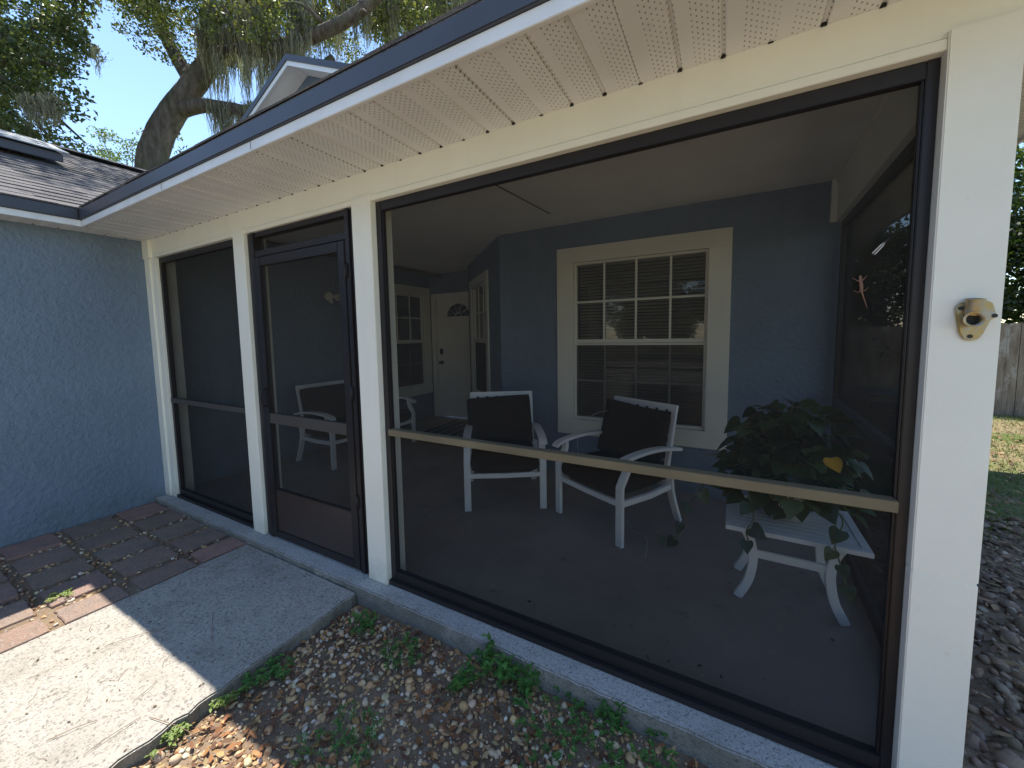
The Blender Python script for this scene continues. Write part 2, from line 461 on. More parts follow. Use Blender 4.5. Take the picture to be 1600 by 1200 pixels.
def tints(n, cols, jit=.2, w=None):
    c = np.array(cols)[rng.choice(len(cols), n, p=w)]
    return np.clip(c * rng.uniform(1 - jit, 1 + jit, (n, 1)) * rng.uniform(.94, 1.06, (n, 3)), 0, 1)

# ================================================================== GROUND
def sheet(name, x0, x1, y0, y1, z, m, cell=None, amp=0, kind='structure', edge=None):
    nx = max(1, int((x1 - x0) / (cell or 1e9))) if cell else 1; ny = max(1, int((y1 - y0) / cell)) if cell else 1
    xs = np.linspace(x0, x1, nx + 1); ys = np.linspace(y0, y1, ny + 1)
    X, Y = np.meshgrid(xs, ys); Z = np.full_like(X, z)
    if amp: Z = Z + amp * (np.sin(X * 5.1 + 1) * np.sin(Y * 4.3) + .6 * np.sin(X * 11 + Y * 7) + .4 * np.sin(X * 3 - Y * 13)) / 2
    V = np.stack([X, Y, Z], -1).reshape(-1, 3)
    i = np.arange(nx)[None, :] + (nx + 1) * np.arange(ny)[:, None]; i = i.ravel()
    F = np.stack([i, i + 1, i + nx + 2, i + nx + 1], 1)
    return tag(np_mesh(name, V, F, m, smooth=True), kind=kind)
sheet('ground', -60, 70, -60, 90, -.19, M['lawn'])
sheet('soil_bed', 2.5, 8.2, -3.2, 2.7, -.098, M['soil'], .12, .012)
sheet('soil_joints', 0.0, 1.53, -3.0, -.09, -.049, M['soil'], .1, .004)
sheet('side_yard', 5.0, 12, 2.7, 9.5, -.100, M['lawn'], .2, .015)

tag(MB().box(-5, 9.5, -15, -4.6, -.25, -.10).build('unseen_driveway', M['walk']), kind='structure')  # unseen slab added to bounce warm sunlight towards the porch
# walkway slab (rough right edge)
def rough_slab(name, x0, x1, y0, y1, z0, z1, m, amp=.006, n=60, which='x1'):
    pts = []
    if which == 'x1':
        pts = [(x0, y0), (x1, y0)] + [(x1 + random.uniform(-amp, amp), y0 + (y1 - y0) * k / n) for k in range(1, n)] + [(x1, y1), (x0, y1)]
    else:
        pts = [(x0, y0)] + [(x0 + (x1 - x0) * k / n, y0 + random.uniform(-amp, amp)) for k in range(1, n)] + [(x1, y0), (x1, y1), (x0, y1)]
    mb = MB(); mb.prism([(x, y, z0) for x, y in pts], (0, 0, z1 - z0))
    return tag(mb.build(name, m, bevel=.006), kind='structure')
rough_slab('walkway', 1.545, 2.678, -4.5, -.103, -.17, -.035, M['walk'], .010, 110)
# porch slab and its front curb
rough_slab('porch_curb', 0.004, 5.10, -.098, .03, -.16, 0.0, M['curb'], .004, 110, 'y0')
tag(MB().prism([(.004, .03, -.16), (5.125, .03, -.16), (5.235, 2.16, -.16), (5.235, 3.83, -.16), (.004, 3.83, -.16)], (0, 0, .164)).build('porch_floor', M['floor'], bevel=.001), kind='structure')

# ================================================================== HOUSE
house = empty('house', (0, 0, 0), 0, 'blue stucco house with cream trim and a screened front porch', 'house')
def wall(name, F, u1, z0, z1, th, holes=(), parent=house, m=None):
    us = sorted({0, u1, *[h[0] for h in holes], *[h[1] for h in holes]}); zs = sorted({z0, z1, *[h[2] for h in holes], *[h[3] for h in holes]})
    mb = MB()
    for a, b in zip(us, us[1:]):
        for c, d in zip(zs, zs[1:]):
            if any(h[0] <= a + 1e-6 and b - 1e-6 <= h[1] and h[2] <= c + 1e-6 and d - 1e-6 <= h[3] for h in holes): continue
            mb.fbox(F, a, b, c, d, -th, 0)
    return mb.build(name, m or M['blue'], parent)
H, CZ, SZ = 2.13, 2.466, 2.289
TOP = 2.30
F_left = Fr((0, -7, 0), (0, 1, 0), (1, 0, 0))
LW = (7 + 2.45, 7 + 3.62)                       # glass span of the left wall window
wall('wall', F_left, 7.0, -.17, TOP, .2)
F_lin = Fr((0, 0, 0), (0, 1, 0), (1, 0, 0))
wall('wall', F_lin, 3.83, -.05, CZ + .04, .2, [(2.45, 3.62, .58, 2.09)])
F_back = Fr((2.366, 2.147, 0), (1, 0, 0), (0, -1, 0))
wall('wall', F_back, 5.25 - 2.366, -.05, CZ + .04, .2, [(3.19 - 2.366, 4.345 - 2.366, .57, 2.09)])
F_ang = Fr((1.05, 3.463, 0), (1, -1, 0), (-1, -1, 0))
AL = math.hypot(2.366 - 1.05, 3.463 - 2.147)
wall('wall', F_ang, AL, -.05, CZ + .04, .12, [(.32, 1.22, .60, 2.09)])
wall('wall', Fr((1.05, 3.83, 0), (0, -1, 0), (-1, 0, 0)), 3.83 - 3.463, -.05, CZ + .04, .1)
F_door = Fr((0, 3.812, 0), (1, 0, 0), (0, -1, 0))
wall('wall', F_door, 1.05, -.05, CZ + .04, .2, [(.12, 1.02, 0, 2.06)])
# right outside wall of the house behind the porch
wall('wall', Fr((5.25, 2.35, 0), (0, 1, 0), (1, 0, 0)), 7.0, -.17, TOP, .2)

# porch ceiling
mb = MB().box(0.0, 5.2, .14, 3.83, CZ, CZ + .03)
ce = mb.build('ceiling', M['ceil'], house)
MB().prism([(3.03, .86, CZ - .003), (3.045, .86, CZ - .003), (3.12, 1.75, CZ - .003), (3.105, 1.75, CZ - .003)], (0, 0, .004)).build('ceiling_seam', M['crack'], ce)
MB().box(4.20, 4.27, .80, 1.02, CZ - .012, CZ + .002).build('ceiling_patch', M['ceil'], ce, bevel=.003)

# front beam
mb = MB().box(0.0, 5.25, 0, .14, 2.16, CZ)
beam = mb.build('beam', M['trim'], house, bevel=.002)
for a, b in ((.188, 1.468), (1.605, 2.685), (2.831, 4.956)):
    MB().box(a, b, -.007, .14, H, 2.158).build('beam_trim', M['trim'], beam, bevel=.002)
def post(x0, x1, z1=2.16, y0=-.014, y1=.14, cut=None):
    if cut:
        mb = MB().box(x0, x1, y0, y1, 0, cut - .0015).box(x0 + .003, x1 - .003, y0 + .003, y1 - .003, cut - .02, cut + .02)
        P = [(x0, y0, cut + .003), (x1, y0, cut - .002), (x1, y1, cut - .002), (x0, y1, cut + .003), (x0, y0, z1), (x1, y0, z1), (x1, y1, z1), (x0, y1, z1)]
        mb = MB().quadbox([(x0, y0, .002), (x1, y0, .002), (x1, y1, .002), (x0, y1, .002), (x0, y0, cut), (x1, y0, cut - .0055), (x1, y1, cut - .0055), (x0, y1, cut)])
        mb.quadbox(P); mb.box(x0 + .002, x1 - .002, y0 + .002, y1 - .002, cut - .03, cut + .03)
    else: mb = MB().box(x0, x1, y0, y1, .002, z1)
    return mb.build('post', M['trim'], house, bevel=.003)
p1 = post(.0, .10, 2.13); MB().box(0, .125, -.022, .14, 2.131, SZ - .004).build('post_cap', M['trim'], p1, bevel=.002)
MB().box(.10, .188, 0.0, .14, .002, 2.159).build('post', M['trim'], house, bevel=.003)
post(1.468, 1.605); post(2.685, 2.831)
p4 = post(4.956, 5.089, 2.175, cut=.716)
p4['label'] = 'wide cream corner post with a crack across it'
# right side beam, a little skewed to the front
def sx(y): return 5.045 + .047 * y
ub = Vector((.047, 1, 0)).normalized(); nb = Vector((-1, .047, 0)).normalized()
FS = Fr((5.045, 0, 0), ub, nb)          # n points into the porch
MB().fbox(FS, .14, 2.15, 2.171, CZ, -.13, 0).build('beam', M['trim'], house, bevel=.002)
MB().fbox(FS, 2.10, 2.145, 2.171, CZ - .002, .001, .035).build('beam_end_board', M['trim'], house, bevel=.003)
MB().fbox(FS, .14, 2.15, 2.44, CZ - .001, .0005, .014).build('crown_strip', M['trim'], house, bevel=.002)

# ---------------- soffits (real ribs)
def soffit(name, m, a0, a1, mitre, b_wall, b_out, z, axis, parent, gaps=()):
    "ribbed vinyl panels; axis = direction across the ribs"
    pitch = .127; prof = []
    a = a0
    k = math.floor(a0 / pitch)
    edges = [a0]
    while (k + 1) * pitch < a1:
        k += 1; c = k * pitch
        if c - .012 > a0:
            dep = .009 if k % 3 else .005
            wd = .009 if k % 3 else .002
            prof += [(c - wd, 0), (c - wd * .5, dep), (c + wd * .5, dep), (c + wd, 0)]
    prof = [(a0, 0)] + prof + [(a1, 0)]
    mb = MB()
    for (p, h), (q, g) in zip(prof, prof[1:]):
        if q - p < 1e-6: continue
        def P(aa, bb, hh):
            return (aa, bb, z + hh) if axis == 'x' else (bb, aa, z + hh)
        e0, e1 = mitre(p), mitre(q)
        mb.poly([P(p, e0[0], h), P(q, e1[0], g), P(q, e1[1], g), P(p, e0[1], h)])
    nf = len(mb.f)
    for x in gaps: mb.box(x - .006, x + .006, -.004, -.001, z - .002, z + .005)
    o = mb.build(name, m, parent); o.data.materials.append(M['black'])
    for p in o.data.polygons[nf:]: p.material_index = 1
    sol = o.modifiers.new('thick', 'SOLIDIFY'); sol.thickness = .002; sol.offset = 1
    return o
E1, E2 = -.428, .243
# front soffit; its left end is cut on the mitre to the inner corner
so = soffit('soffit', M['soffit'], .002, 5.66, lambda a: ((E1 * min(1, a / E2)) if a < E2 else E1, -.001), 0, E1, SZ, 'x', house, [k * .127 for k in range(2, 45)])
soffit('soffit', M['soffitY'], -7, -.002, lambda a: (.001, (E2 * min(1, a / E1)) if a > E1 else E2), 0, E2, SZ, 'y', house)
MB().box(.15, 5.66, E1, E1 + .028, SZ - .004, SZ - .001).build('soffit_channel', M['fascia'], so, bevel=.001) if False else None
# right side eave soffit and fascia
MB().box(5.26, 5.66, 0.003, 9.4, SZ, SZ + .006).build('soffit', M['soffit'], house)
# fascia
fz, DT = 2.322, 2.398
fa = MB().box(E2 + .001, 5.68, E1 - .018, E1, SZ - .012, fz).build('fascia', M['fascia'], house, bevel=.002)
fb = MB().box(E2, E2 + .018, -7.1, E1 - .019, SZ - .012, fz).build('fascia', M['fascia'], house, bevel=.002)
for x in (1.62, 2.55, 4.35): MB().box(x, x + .0025, E1 - .0195, E1 - .017, SZ - .004, fz - .002).build('fascia_joint', M['crack'], fa)
MB().box(5.66, 5.678, E1 + .001, 9.4, SZ - .012, fz).build('fascia', M['fascia'], house, bevel=.002)
MB().box(E2 + .006, 5.70, E1 - .030, E1 + .02, fz + .001, DT).build('drip_edge', M['drip'], house, bevel=.004)
MB().box(E2 - .02, E2 + .034, -7.1, E1 - .035, fz + .001, DT).build('drip_edge', M['drip'], house, bevel=.004)
MB().box(5.65, 5.70, E1 + .021, 9.4, fz + .001, DT).build('drip_edge', M['drip'], house, bevel=.004)

# ---------------- roofs with stepped courses
def courses(name, a, b, up, length, left0, left1, exp=.125, parent=house):
    """eave line from a to b, 'up' slope vector (unit), running 'length'; left0/left1 = shift of the eave ends per metre up-slope"""
    a, b, up = Vector(a), Vector(b), Vector(up).normalized(); e = (b - a).normalized(); nrm = e.cross(up).normalized()
    if nrm.z < 0: nrm = -nrm
    mb = MB(); n = int(length / exp)
    for k in range(n):
        s0, s1 = k * exp, (k + 1) * exp
        L = (b - a).length
        # split the course in tabs with small offsets so the butt line is uneven
        x = left0 * s0; xe = L + left1 * s0
        while x < xe - 1e-4:
            x2 = min(xe, x + random.uniform(.18, .36)); t = random.uniform(.006, .012)
            f0 = random.uniform(-.006, .006)
            c0 = max(x + left0 * exp * (x <= left0 * s0 + 1e-6), x)
            p = [a + e * x + up * (s0 + f0), a + e * x2 + up * (s0 + f0), a + e * x2 + up * (s1 + .01), a + e * c0 + up * (s1 + .01)]
            q = [v + nrm * t for v in p[:2]] + [v + nrm * .003 for v in p[2:]]
            mb.poly(q); mb.poly([p[0], p[1], q[1], q[0]]); mb.poly([p[0], q[0], q[3]]); mb.poly([p[1], q[2], q[1]])
            x = x2
    mb2 = mb
    base = [a + e * 0 - nrm * .004, b - nrm * .004, b + e * left1 * length + up * length - nrm * .004, a + e * left0 * length + up * length - nrm * .004]
    mb2.prism(base, -nrm * .008)
    return mb2.build(name, M['shingle'], parent)
sl = .467
courses('roof', (E2 + .03, -7.1, DT + .004), (E2 + .03, 6.5, DT + .004), (-1, 0, sl), 2.79 * math.hypot(1, sl), 0, 0)
courses('roof', (-5.25, -7.1, 2.432), (-5.25, 6.5, 2.432), (1, 0, sl), 2.75 * math.hypot(1, sl), 0, 0)
MB().prism([(-2.62, -7.1, 3.70), (-2.5, -7.1, 3.755), (-2.38, -7.1, 3.70)], (0, 13.6, 0)).build('ridge_cap', M['shingle'], house)
ps = .45; PL = 5.6 * math.hypot(1, ps)
courses('roof', (E2 + .04, E1 - .026, DT + .010), (5.72, E1 - .026, DT + .010), (0, 1, ps), PL, -ps / sl / math.hypot(1, ps), -.0, exp=.14)
# wing end wall far left and gable pieces below the left roof are out of view; close the wing
wall('wall', Fr((-5.0, -7, 0), (1, 0, 0), (0, -1, 0)), 5.0, -.17, TOP, .2)

# roof vent on the left roof
def lroof(x): return 2.432 + sl * (E2 + .045 - x) + .02
rv = MB()
rv.prism([(-1.30, -1.25, lroof(-1.30)), (-1.30, -1.25, lroof(-1.30) + .085), (-1.86, -1.25, lroof(-1.86) + .06), (-1.86, -1.25, lroof(-1.86))], (0, 1.12, 0))
rvo = rv.build('roof_vent', M['drip'], house, bevel=.008)
rt = MB().prism([(-1.26, -1.29, lroof(-1.30) + .088), (-1.26, -1.29, lroof(-1.30) + .10), (-1.90, -1.29, lroof(-1.86) + .10), (-1.90, -1.29, lroof(-1.86) + .064)], (0, 1.20, 0))
rt.build('vent_hood', M['vent'], rvo, bevel=.006)

# upper gable behind the porch roof
G0, G1, ax, az, gs, hw = 1.40, 1.654, .058, 4.60, .44, 2.25
def rake(y0, y1, zt, zb, m, name, par, over=0):
    for s in (-1, 1):
        P = [(ax, y0, az + zt), (ax + s * hw, y0, az - gs * hw + zt), (ax + s * hw, y0, az - gs * hw + zb), (ax, y0, az + zb)]
        MB().prism(P, (0, y1 - y0, 0)).build(name, m, par, bevel=0)
gw = MB().prism([(ax, G1, az - .066), (ax - hw + .35, G1, az - .066 - gs * (hw - .35)), (ax - hw + .35, G1, 2.9), (ax + hw - .35, G1, 2.9), (ax + hw - .35, G1, az - .066 - gs * (hw - .35))], (0, .15, 0)).build('gable_wall', M['blue'], house)
rake(G0, G0 + .02, -.03, -.085, M['fascia'], 'rake_board', gw)
rake(G0 - .012, G0 + .05, .035, -.032, M['drip'], 'rake_drip', gw)
rake(G0 + .021, G1, -.05, -.062, M['ceil'], 'gable_soffit', gw)
rake(G0 + .03, 6.0, .05, -.02, M['shingle'], 'gable_roof', gw)

# ---------------- windows
def window(F, u0, u1, z0, z1, cols, tw=.165, bars=True, blind=True, label=None, closed=.75):
    "u0..u1, z0..z1 = glass opening in the wall; flat board trim round it"
    n0, n1 = 0.0, .024
    mb = MB()
    mb.fbox(F, u0 - tw, u1 + tw, z1, z1 + tw * .86, n0 + .001, n1).fbox(F, u0 - tw, u1 + tw, z0 - tw * .9, z0, n0 + .001, n1)
    mb.fbox(F, u0 - tw, u0, z0 + .0005, z1 - .0005, n0 + .001, n1 - .001).fbox(F, u1, u1 + tw, z0 + .0005, z1 - .0005, n0 + .001, n1 - .001)
    w = mb.build('window', M['trim2'], house, bevel=.003)
    if label: w['label'] = label
    zm = z0 + (z1 - z0) * .505
    s = MB()
    for a, b, c, d in ((u0, u0 + .022, z0, z1), (u1 - .022, u1, z0, z1)): s.fbox(F, a, b, c + .001, d - .001, -.07, -.004)
    s.fbox(F, u0 + .023, u1 - .023, z1 - .022, z1 - .001, -.07, -.006).fbox(F, u0 + .023, u1 - .023, z0 + .001, z0 + .03, -.07, -.006)
    s.fbox(F, u0 + .023, u1 - .023, zm - .016, zm + .018, -.05, -.008).fbox(F, u0 + .023, u1 - .023, zm - .038, zm - .020, -.06, -.012)
    s.build('sash', M['trim2'], w, bevel=.002)
    mu = MB(); zc = (zm + z1) / 2; zl = (z0 + zm) / 2; uw = (u1 - u0) / cols
    for k in range(1, cols):
        mu.fbox(F, u0 + k * uw - .009, u0 + k * uw + .009, zm + .019, z1 - .023, -.034, -.022)
    mu.fbox(F, u0 + .023, u1 - .023, zc - .009, zc + .009, -.035, -.021)
    mu.build('muntin_bars', M['trim2'], w)
    mu = MB()
    for k in range(1, cols): mu.fbox(F, u0 + k * uw - .009, u0 + k * uw + .009, z0 + .031, zm - .039, -.066, -.054)
    mu.fbox(F, u0 + .023, u1 - .023, zl - .009, zl + .009, -.067, -.053)
    mu.build('muntin_bars', M['trim2'], w)
    MB().fbox(F, u0 + .022, u1 - .022, zm + .018, z1 - .022, -.044, -.040).build('pane', M['glass'], w)
    MB().fbox(F, u0 + .022, u1 - .022, z0 + .03, zm - .03, -.074, -.070).build('pane', M['glass'], w)
    MB().poly([F.p(u0 + .02, z0 + .02, -.02), F.p(u1 - .02, z0 + .02, -.02), F.p(u1 - .02, zm - .03, -.02), F.p(u0 + .02, zm - .03, -.02)]).build('insect_screen', M['screen2'], w)
    if blind:
        b = MB(); z = z1 - .03
        while z > z0 + .04:
            P0, P1 = F.p(u0 + .03, z, -.105), F.p(u1 - .03, z, -.105)
            dn = F.n * .0085; dz = Vector((0, 0, -.0105))
            a0, a1 = -.006, .006
            b.quadbox([P0 + dn * a0 / .006 - dz, P1 + dn * a0 / .006 - dz, P1 + dn + dz, P0 + dn + dz] + [v + Vector((0, 0, .0015)) for v in (P0 - dn - dz, P1 - dn - dz, P1 + dn + dz, P0 + dn + dz)])
            z -= .030
        b.fbox(F, u0 + .025, u1 - .025, z1 - .03, z1, -.125, -.085)
        b.build('blind', M['blind'], w)
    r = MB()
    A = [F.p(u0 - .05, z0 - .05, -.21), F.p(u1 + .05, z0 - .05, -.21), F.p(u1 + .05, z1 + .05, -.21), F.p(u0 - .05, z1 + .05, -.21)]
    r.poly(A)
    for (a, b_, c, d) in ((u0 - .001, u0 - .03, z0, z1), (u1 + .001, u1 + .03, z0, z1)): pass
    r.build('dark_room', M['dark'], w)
    return w
window(F_back, 3.19 - 2.366, 4.345 - 2.366, .57, 2.09, 4, label='large front window with white blinds behind twelve light bars')
window(F_lin, 2.45, 3.62, .58, 2.09, 4, label='window on the left porch wall beside the front door')
window(F_ang, .32, 1.22, .60, 2.09, 3, tw=.12, label='narrow looking window on the angled wall beside the front door')

# ---------------- front door (fanlight)
fd = MB(); D0, D1 = .125, 1.015
fd.fbox(F_door, D0, D1, .015, 2.055, -.09, -.045)
fdo = fd.build('front_door', M['door'], house, bevel=.003); fdo['label'] = 'cream front door with a half-round fanlight'
jm = MB()
jm.fbox(F_door, .04, D0, .0, 2.13, .001, .025).fbox(F_door, D1, 1.045, .0, 2.13, .001, .025).fbox(F_door, D0, D1, 2.06, 2.13, .001, .0245)
jm.fbox(F_door, .12, D0 + .003, .005, 2.058, -.1, .0).fbox(F_door, D0 + .004, D1, 2.045, 2.058, -.1, .0)
jm.build('door_frame', M['door'], fdo, bevel=.002)
fc, fr_, fzz = (D0 + D1) / 2, .235, 1.735
arc = [F_door.p(fc + fr_ * math.cos(a), fzz + fr_ * .93 * math.sin(a), -.044) for a in np.linspace(0, math.pi, 17)]
MB().prism(arc, F_door.n * .006).build('fanlight', M['glass'], fdo)
MB().prism([v - F_door.n * .0005 for v in arc], F_door.n * .002).build('fanlight_backing', M['black'], fdo)
fm = MB()
for a in (math.radians(x) for x in (36, 72, 108, 144)):
    p0 = F_door.p(fc + .06 * math.cos(a), fzz + .06 * math.sin(a), -.034); p1 = F_door.p(fc + fr_ * math.cos(a), fzz + fr_ * .93 * math.sin(a), -.034)
    fm.tube([p0, p1], .006, 6)
fm.tube([F_door.p(fc + (fr_ + .008) * math.cos(a), fzz + (fr_ + .004) * .93 * math.sin(a), -.036) for a in np.linspace(0, math.pi, 21)], .011, 6)
fm.tube([F_door.p(fc + .06 * math.cos(a), fzz + .06 * math.sin(a), -.034) for a in np.linspace(0, math.pi, 9)], .006, 6)
fm.fbox(F_door, fc - fr_ - .02, fc + fr_ + .02, fzz - .012, fzz + .006, -.044, -.028)
fm.build('fanlight_bars', M['door'], fdo)
# raised panels
rp = MB()
for (a, b) in ((D0 + .12, fc - .05), (fc + .05, D1 - .12)):
    for (c, d) in ((.95, 1.58), (.18, .80)):
        rp.fbox(F_door, a, b, c, d, -.046, -.039)
rp.build('raised_panels', M['door'], fdo, bevel=.006)
MB().fbox(F_door, .165, .225, 1.09, 1.20, -.046, -.012).build('keypad_lock', M['black'], fdo, bevel=.01)
kb = MB(); kc = F_door.p(.195, .955, 0)
kb.tube([F_door.p(.195, .955, -.046), F_door.p(.195, .955, -.035)], .033, 16).tube([F_door.p(.195, .955, -.035), F_door.p(.195, .955, -.012), F_door.p(.195, .955, -.006), F_door.p(.195, .955, .018), F_door.p(.195, .955, .022)], [.012, .012, .026, .028, .016], 16)
kb.build('door_knob', M['black'], fdo)

# ---------------- porch screens
def screen_bay(x0, x1, name_label, mid=None, railm=None):
    y0, y1 = .022, .056; wr = .028 if x1 > 4 else .04
    fr = MB(); w = .04
    fr.box(x0 + .001, x0 + w, y0, y1, .004, H - .001).box(x1 - wr, x1 - .001, y0, y1, .004, H - .001)
    fr.box(x0 + w, x1 - wr, y0 + .001, y1 - .001, H - .048, H - .001).box(x0 + w, x1 - wr, y0 + .001, y1 - .001, .004, .078)
    fr.box(x0 + .001, x1 - .001, .0, y0 - .001, .003, .03)
    # thin spline grooves
    fr.box(x0 + w, x0 + w + .008, y0 + .006, y1 - .006, .078, H - .048).box(x1 - wr - .006, x1 - wr, y0 + .006, y1 - .006, .078, H - .048)
    f = fr.build('screen_frame', M['bronze'], house, bevel=.002); f['label'] = name_label
    MB().poly([(x0 + w - .01, .05, .07), (x1 - wr + .01, .05, .07), (x1 - wr + .01, .05, H - .04), (x0 + w - .01, .05, H - .04)]).build('insect_screen', M['screen'], f)
    if mid:
        MB().box(x0 + w + .001, x1 - wr - .001, .004, .048, mid[0], mid[1]).build('mid_rail', railm, f, bevel=.002)
    return f
screen_bay(.188, 1.468, 'tall dark framed screen left of the screen door', (.873, .913), M['railB'])
screen_bay(2.831, 4.956, 'widest dark framed screen right of the screen door', (.873, .908), M['rail'])

# side screen (skewed plane)
fs = MB(); nS0, nS1 = -.075, -.03; U0, U1 = .15, 2.13
fs.fbox(FS, U0, U0 + .045, .004, 2.17, nS0, nS1).fbox(FS, U1 - .055, U1, .004, 2.17, nS0, nS1)
fs.fbox(FS, U0 + .045, U1 - .055, 2.125, 2.169, nS0 + .001, nS1 - .001).fbox(FS, U0 + .045, U1 - .055, .005, .075, nS0 + .001, nS1 - .001)
fso = fs.build('screen_frame', M['bronze'], house, bevel=.002); fso['label'] = 'side screen at the right end of the porch'
MB().fbox(FS, U0 + .046, U1 - .056, .872, .915, nS0 + .02, nS1 + .012).build('mid_rail', M['railB'], fso, bevel=.002)
q = -.055
MB().poly([FS.p(U0 + .04, .07, q), FS.p(U1 - .05, .07, q), FS.p(U1 - .05, 2.13, q), FS.p(U0 + .04, 2.13, q)]).build('insect_screen', M['screen'], fso)

# screen door with transom
X0, X1 = 1.605, 2.685
fr = MB()
fr.box(X0 + .001, X0 + .05, .012, .085, .004, H - .001).box(X0 + .051, X0 + .092, .0, .07, .004, H - .002)
fr.box(X1 - .045, X1 - .001, .012, .085, .004, H - .001).box(X1 - .08, X1 - .046, .0, .07, .004, H - .002)
fr.box(X0 + .093, X1 - .081, .01, .06, H - .035, H - .002).box(X0 + .093, X1 - .081, .004, .064, 1.965, 2.005)
fr.box(X0 + .093, X1 - .081, .012, .07, .004, .018)
jf = fr.build('screen_door_frame', M['bronze'], house, bevel=.002)
MB().poly([(X0 + .09, .04, 2.0), (X1 - .08, .04, 2.0), (X1 - .08, .04, H - .03), (X0 + .09, .04, H - .03)]).build('transom_screen', M['screen'], jf)
dx0, dx1 = X0 + .096, X1 - .084
d = MB(); st = .058
d.box(dx0, dx0 + st, -.004, .028, .02, 1.958).box(dx1 - st, dx1, -.004, .028, .02, 1.958)
d.box(dx0 + st, dx1 - st, -.003, .027, 1.90, 1.958).box(dx0 + st, dx1 - st, -.003, .027, .02, .07)
d.box(dx0 + st, dx0 + st + .01, .002, .02, .36, 1.90).box(dx1 - st - .01, dx1 - st, .002, .02, .36, 1.90)
sd = d.build('screen_door', M['bronze'], house, bevel=.003); sd['label'] = 'dark bronze screen door with a solid kick panel'
MB().box(dx0 + st + .0005, dx1 - st - .0005, .004, .016, .07, .362).build('kick_panel', M['kick'], sd)
MB().box(dx0 + st + .0005, dx1 - st - .0005, .0, .022, .362, .374).build('kick_panel_lip', M['bronze'], sd, bevel=.002)
MB().box(dx0 + st + .0005, dx1 - st - .0005, -.005, .02, .838, .908).build('push_bar', M['railB'], sd, bevel=.002)
MB().poly([(dx0 + st - .01, .012, .36), (dx1 - st + .01, .012, .36), (dx1 - st + .01, .012, 1.91), (dx0 + st - .01, .012, 1.91)]).build('insect_screen', M['screen'], sd)
hn = MB(); hx = dx0 + .030
hn.box(hx - .012, hx + .012, -.009, -.0045, .94, 1.09)
hn.tube(smooth_path([(hx, -.008, .955), (hx, -.03, .965), (hx, -.042, 1.0), (hx, -.042, 1.03), (hx, -.03, 1.062), (hx, -.008, 1.072)], 4), .006, 8)
hn.build('door_handle', M['bronze'], sd)
for z in (.40, 1.05, 1.75):
    MB().tube([(dx1 + .004, -.008, z), (dx1 + .004, -.008, z + .085)], .007, 8).box(dx1 - .02, dx1 + .02, -.0065, -.0045, z + .01, z + .075).build('hinge', M['bronze'], sd)

# ================================================================== PAVERS
cols_x = [(.012, .308), (.383, .635), (.700, .952), (1.023, 1.272), (1.338, 1.532)]
rows_y = [(-.362, -.103), (-.672, -.402), (-.978, -.726), (-1.287, -1.032), (-1.60, -1.345), (-1.91, -1.655)]
cn = ['against the blue wall', 'second from the blue wall', 'middle of its row', 'second from the walkway', 'by the walkway']
rn = ['in the row beside the curb', 'in the second row from the curb', 'in the third row from the curb', 'in the fourth row from the curb', 'in the fifth row from the curb', 'in the sixth row from the curb']
cw = [['muted red brown', 'grey brown', 'grey brown', 'dusky red', 'half red half brown'], ['grey brown', 'mottled brown', 'speckled grey', 'pink speckled', 'dark red'], ['grey brown', 'brown grey', 'speckled grey brown', 'worn brown', 'weed edged brown'], ['mottled grey', 'pale grey brown', 'dusky red', 'pale red', 'sunlit pink red']]
for r, (y0, y1) in enumerate(rows_y):
    for c, (x0, x1) in enumerate(cols_x):
        a, b = (x1 - x0) / 2, (y1 - y0) / 2
        mb = MB(); n = 7; P = []
        cor = [(-a, -b), (a, -b), (a, b), (-a, b)]
        for i in range(4):
            p, q = cor[i], cor[(i + 1) % 4]
            for k in range(n):
                t = k / n; j = .0035 if k else .006
                P.append((p[0] + (q[0] - p[0]) * t + random.uniform(-j, j), p[1] + (q[1] - p[1]) * t + random.uniform(-j, j), -.05))
        mb.prism(P, (0, 0, .05))
        o = mb.build('paver', M['paver'], bevel=.003)
        o.location = ((x0 + x1) / 2, (y0 + y1) / 2, -.034 + random.uniform(-.004, .003)); o.rotation_euler = (random.uniform(-.012, .012), random.uniform(-.012, .012), random.uniform(-.02, .02))
        ad = cw[r][c] if r < 4 else 'worn'
        tag(o, f'{ad} paver {cn[c]}, {rn[r]}', 'paver', 'square pavers beside the walkway')

# ================================================================== PEBBLES, LITTER, GRASS
def ico():
    bm = bmesh.new(); bmesh.ops.create_icosphere(bm, subdivisions=2, radius=1)
    V = np.array([v.co[:] for v in bm.verts]); F = np.array([[v.index for v in f.verts] for f in bm.faces]); bm.free(); return V, F
IV, IF = ico()
def rotm(n):
    q = rng.normal(size=(n, 4)); q /= np.linalg.norm(q, axis=1)[:, None]; w, x, y, z = q.T
    return np.stack([np.stack([1 - 2 * (y * y + z * z), 2 * (x * y - z * w), 2 * (x * z + y * w)], -1), np.stack([2 * (x * y + z * w), 1 - 2 * (x * x + z * z), 2 * (y * z - x * w)], -1), np.stack([2 * (x * z - y * w), 2 * (y * z + x * w), 1 - 2 * (x * x + y * y)], -1)], 1)
def gz(x, y): return -.098 + .012 * (np.sin(x * 5.1 + 1) * np.sin(y * 4.3) + .6 * np.sin(x * 11 + y * 7) + .4 * np.sin(x * 3 - y * 13)) / 2
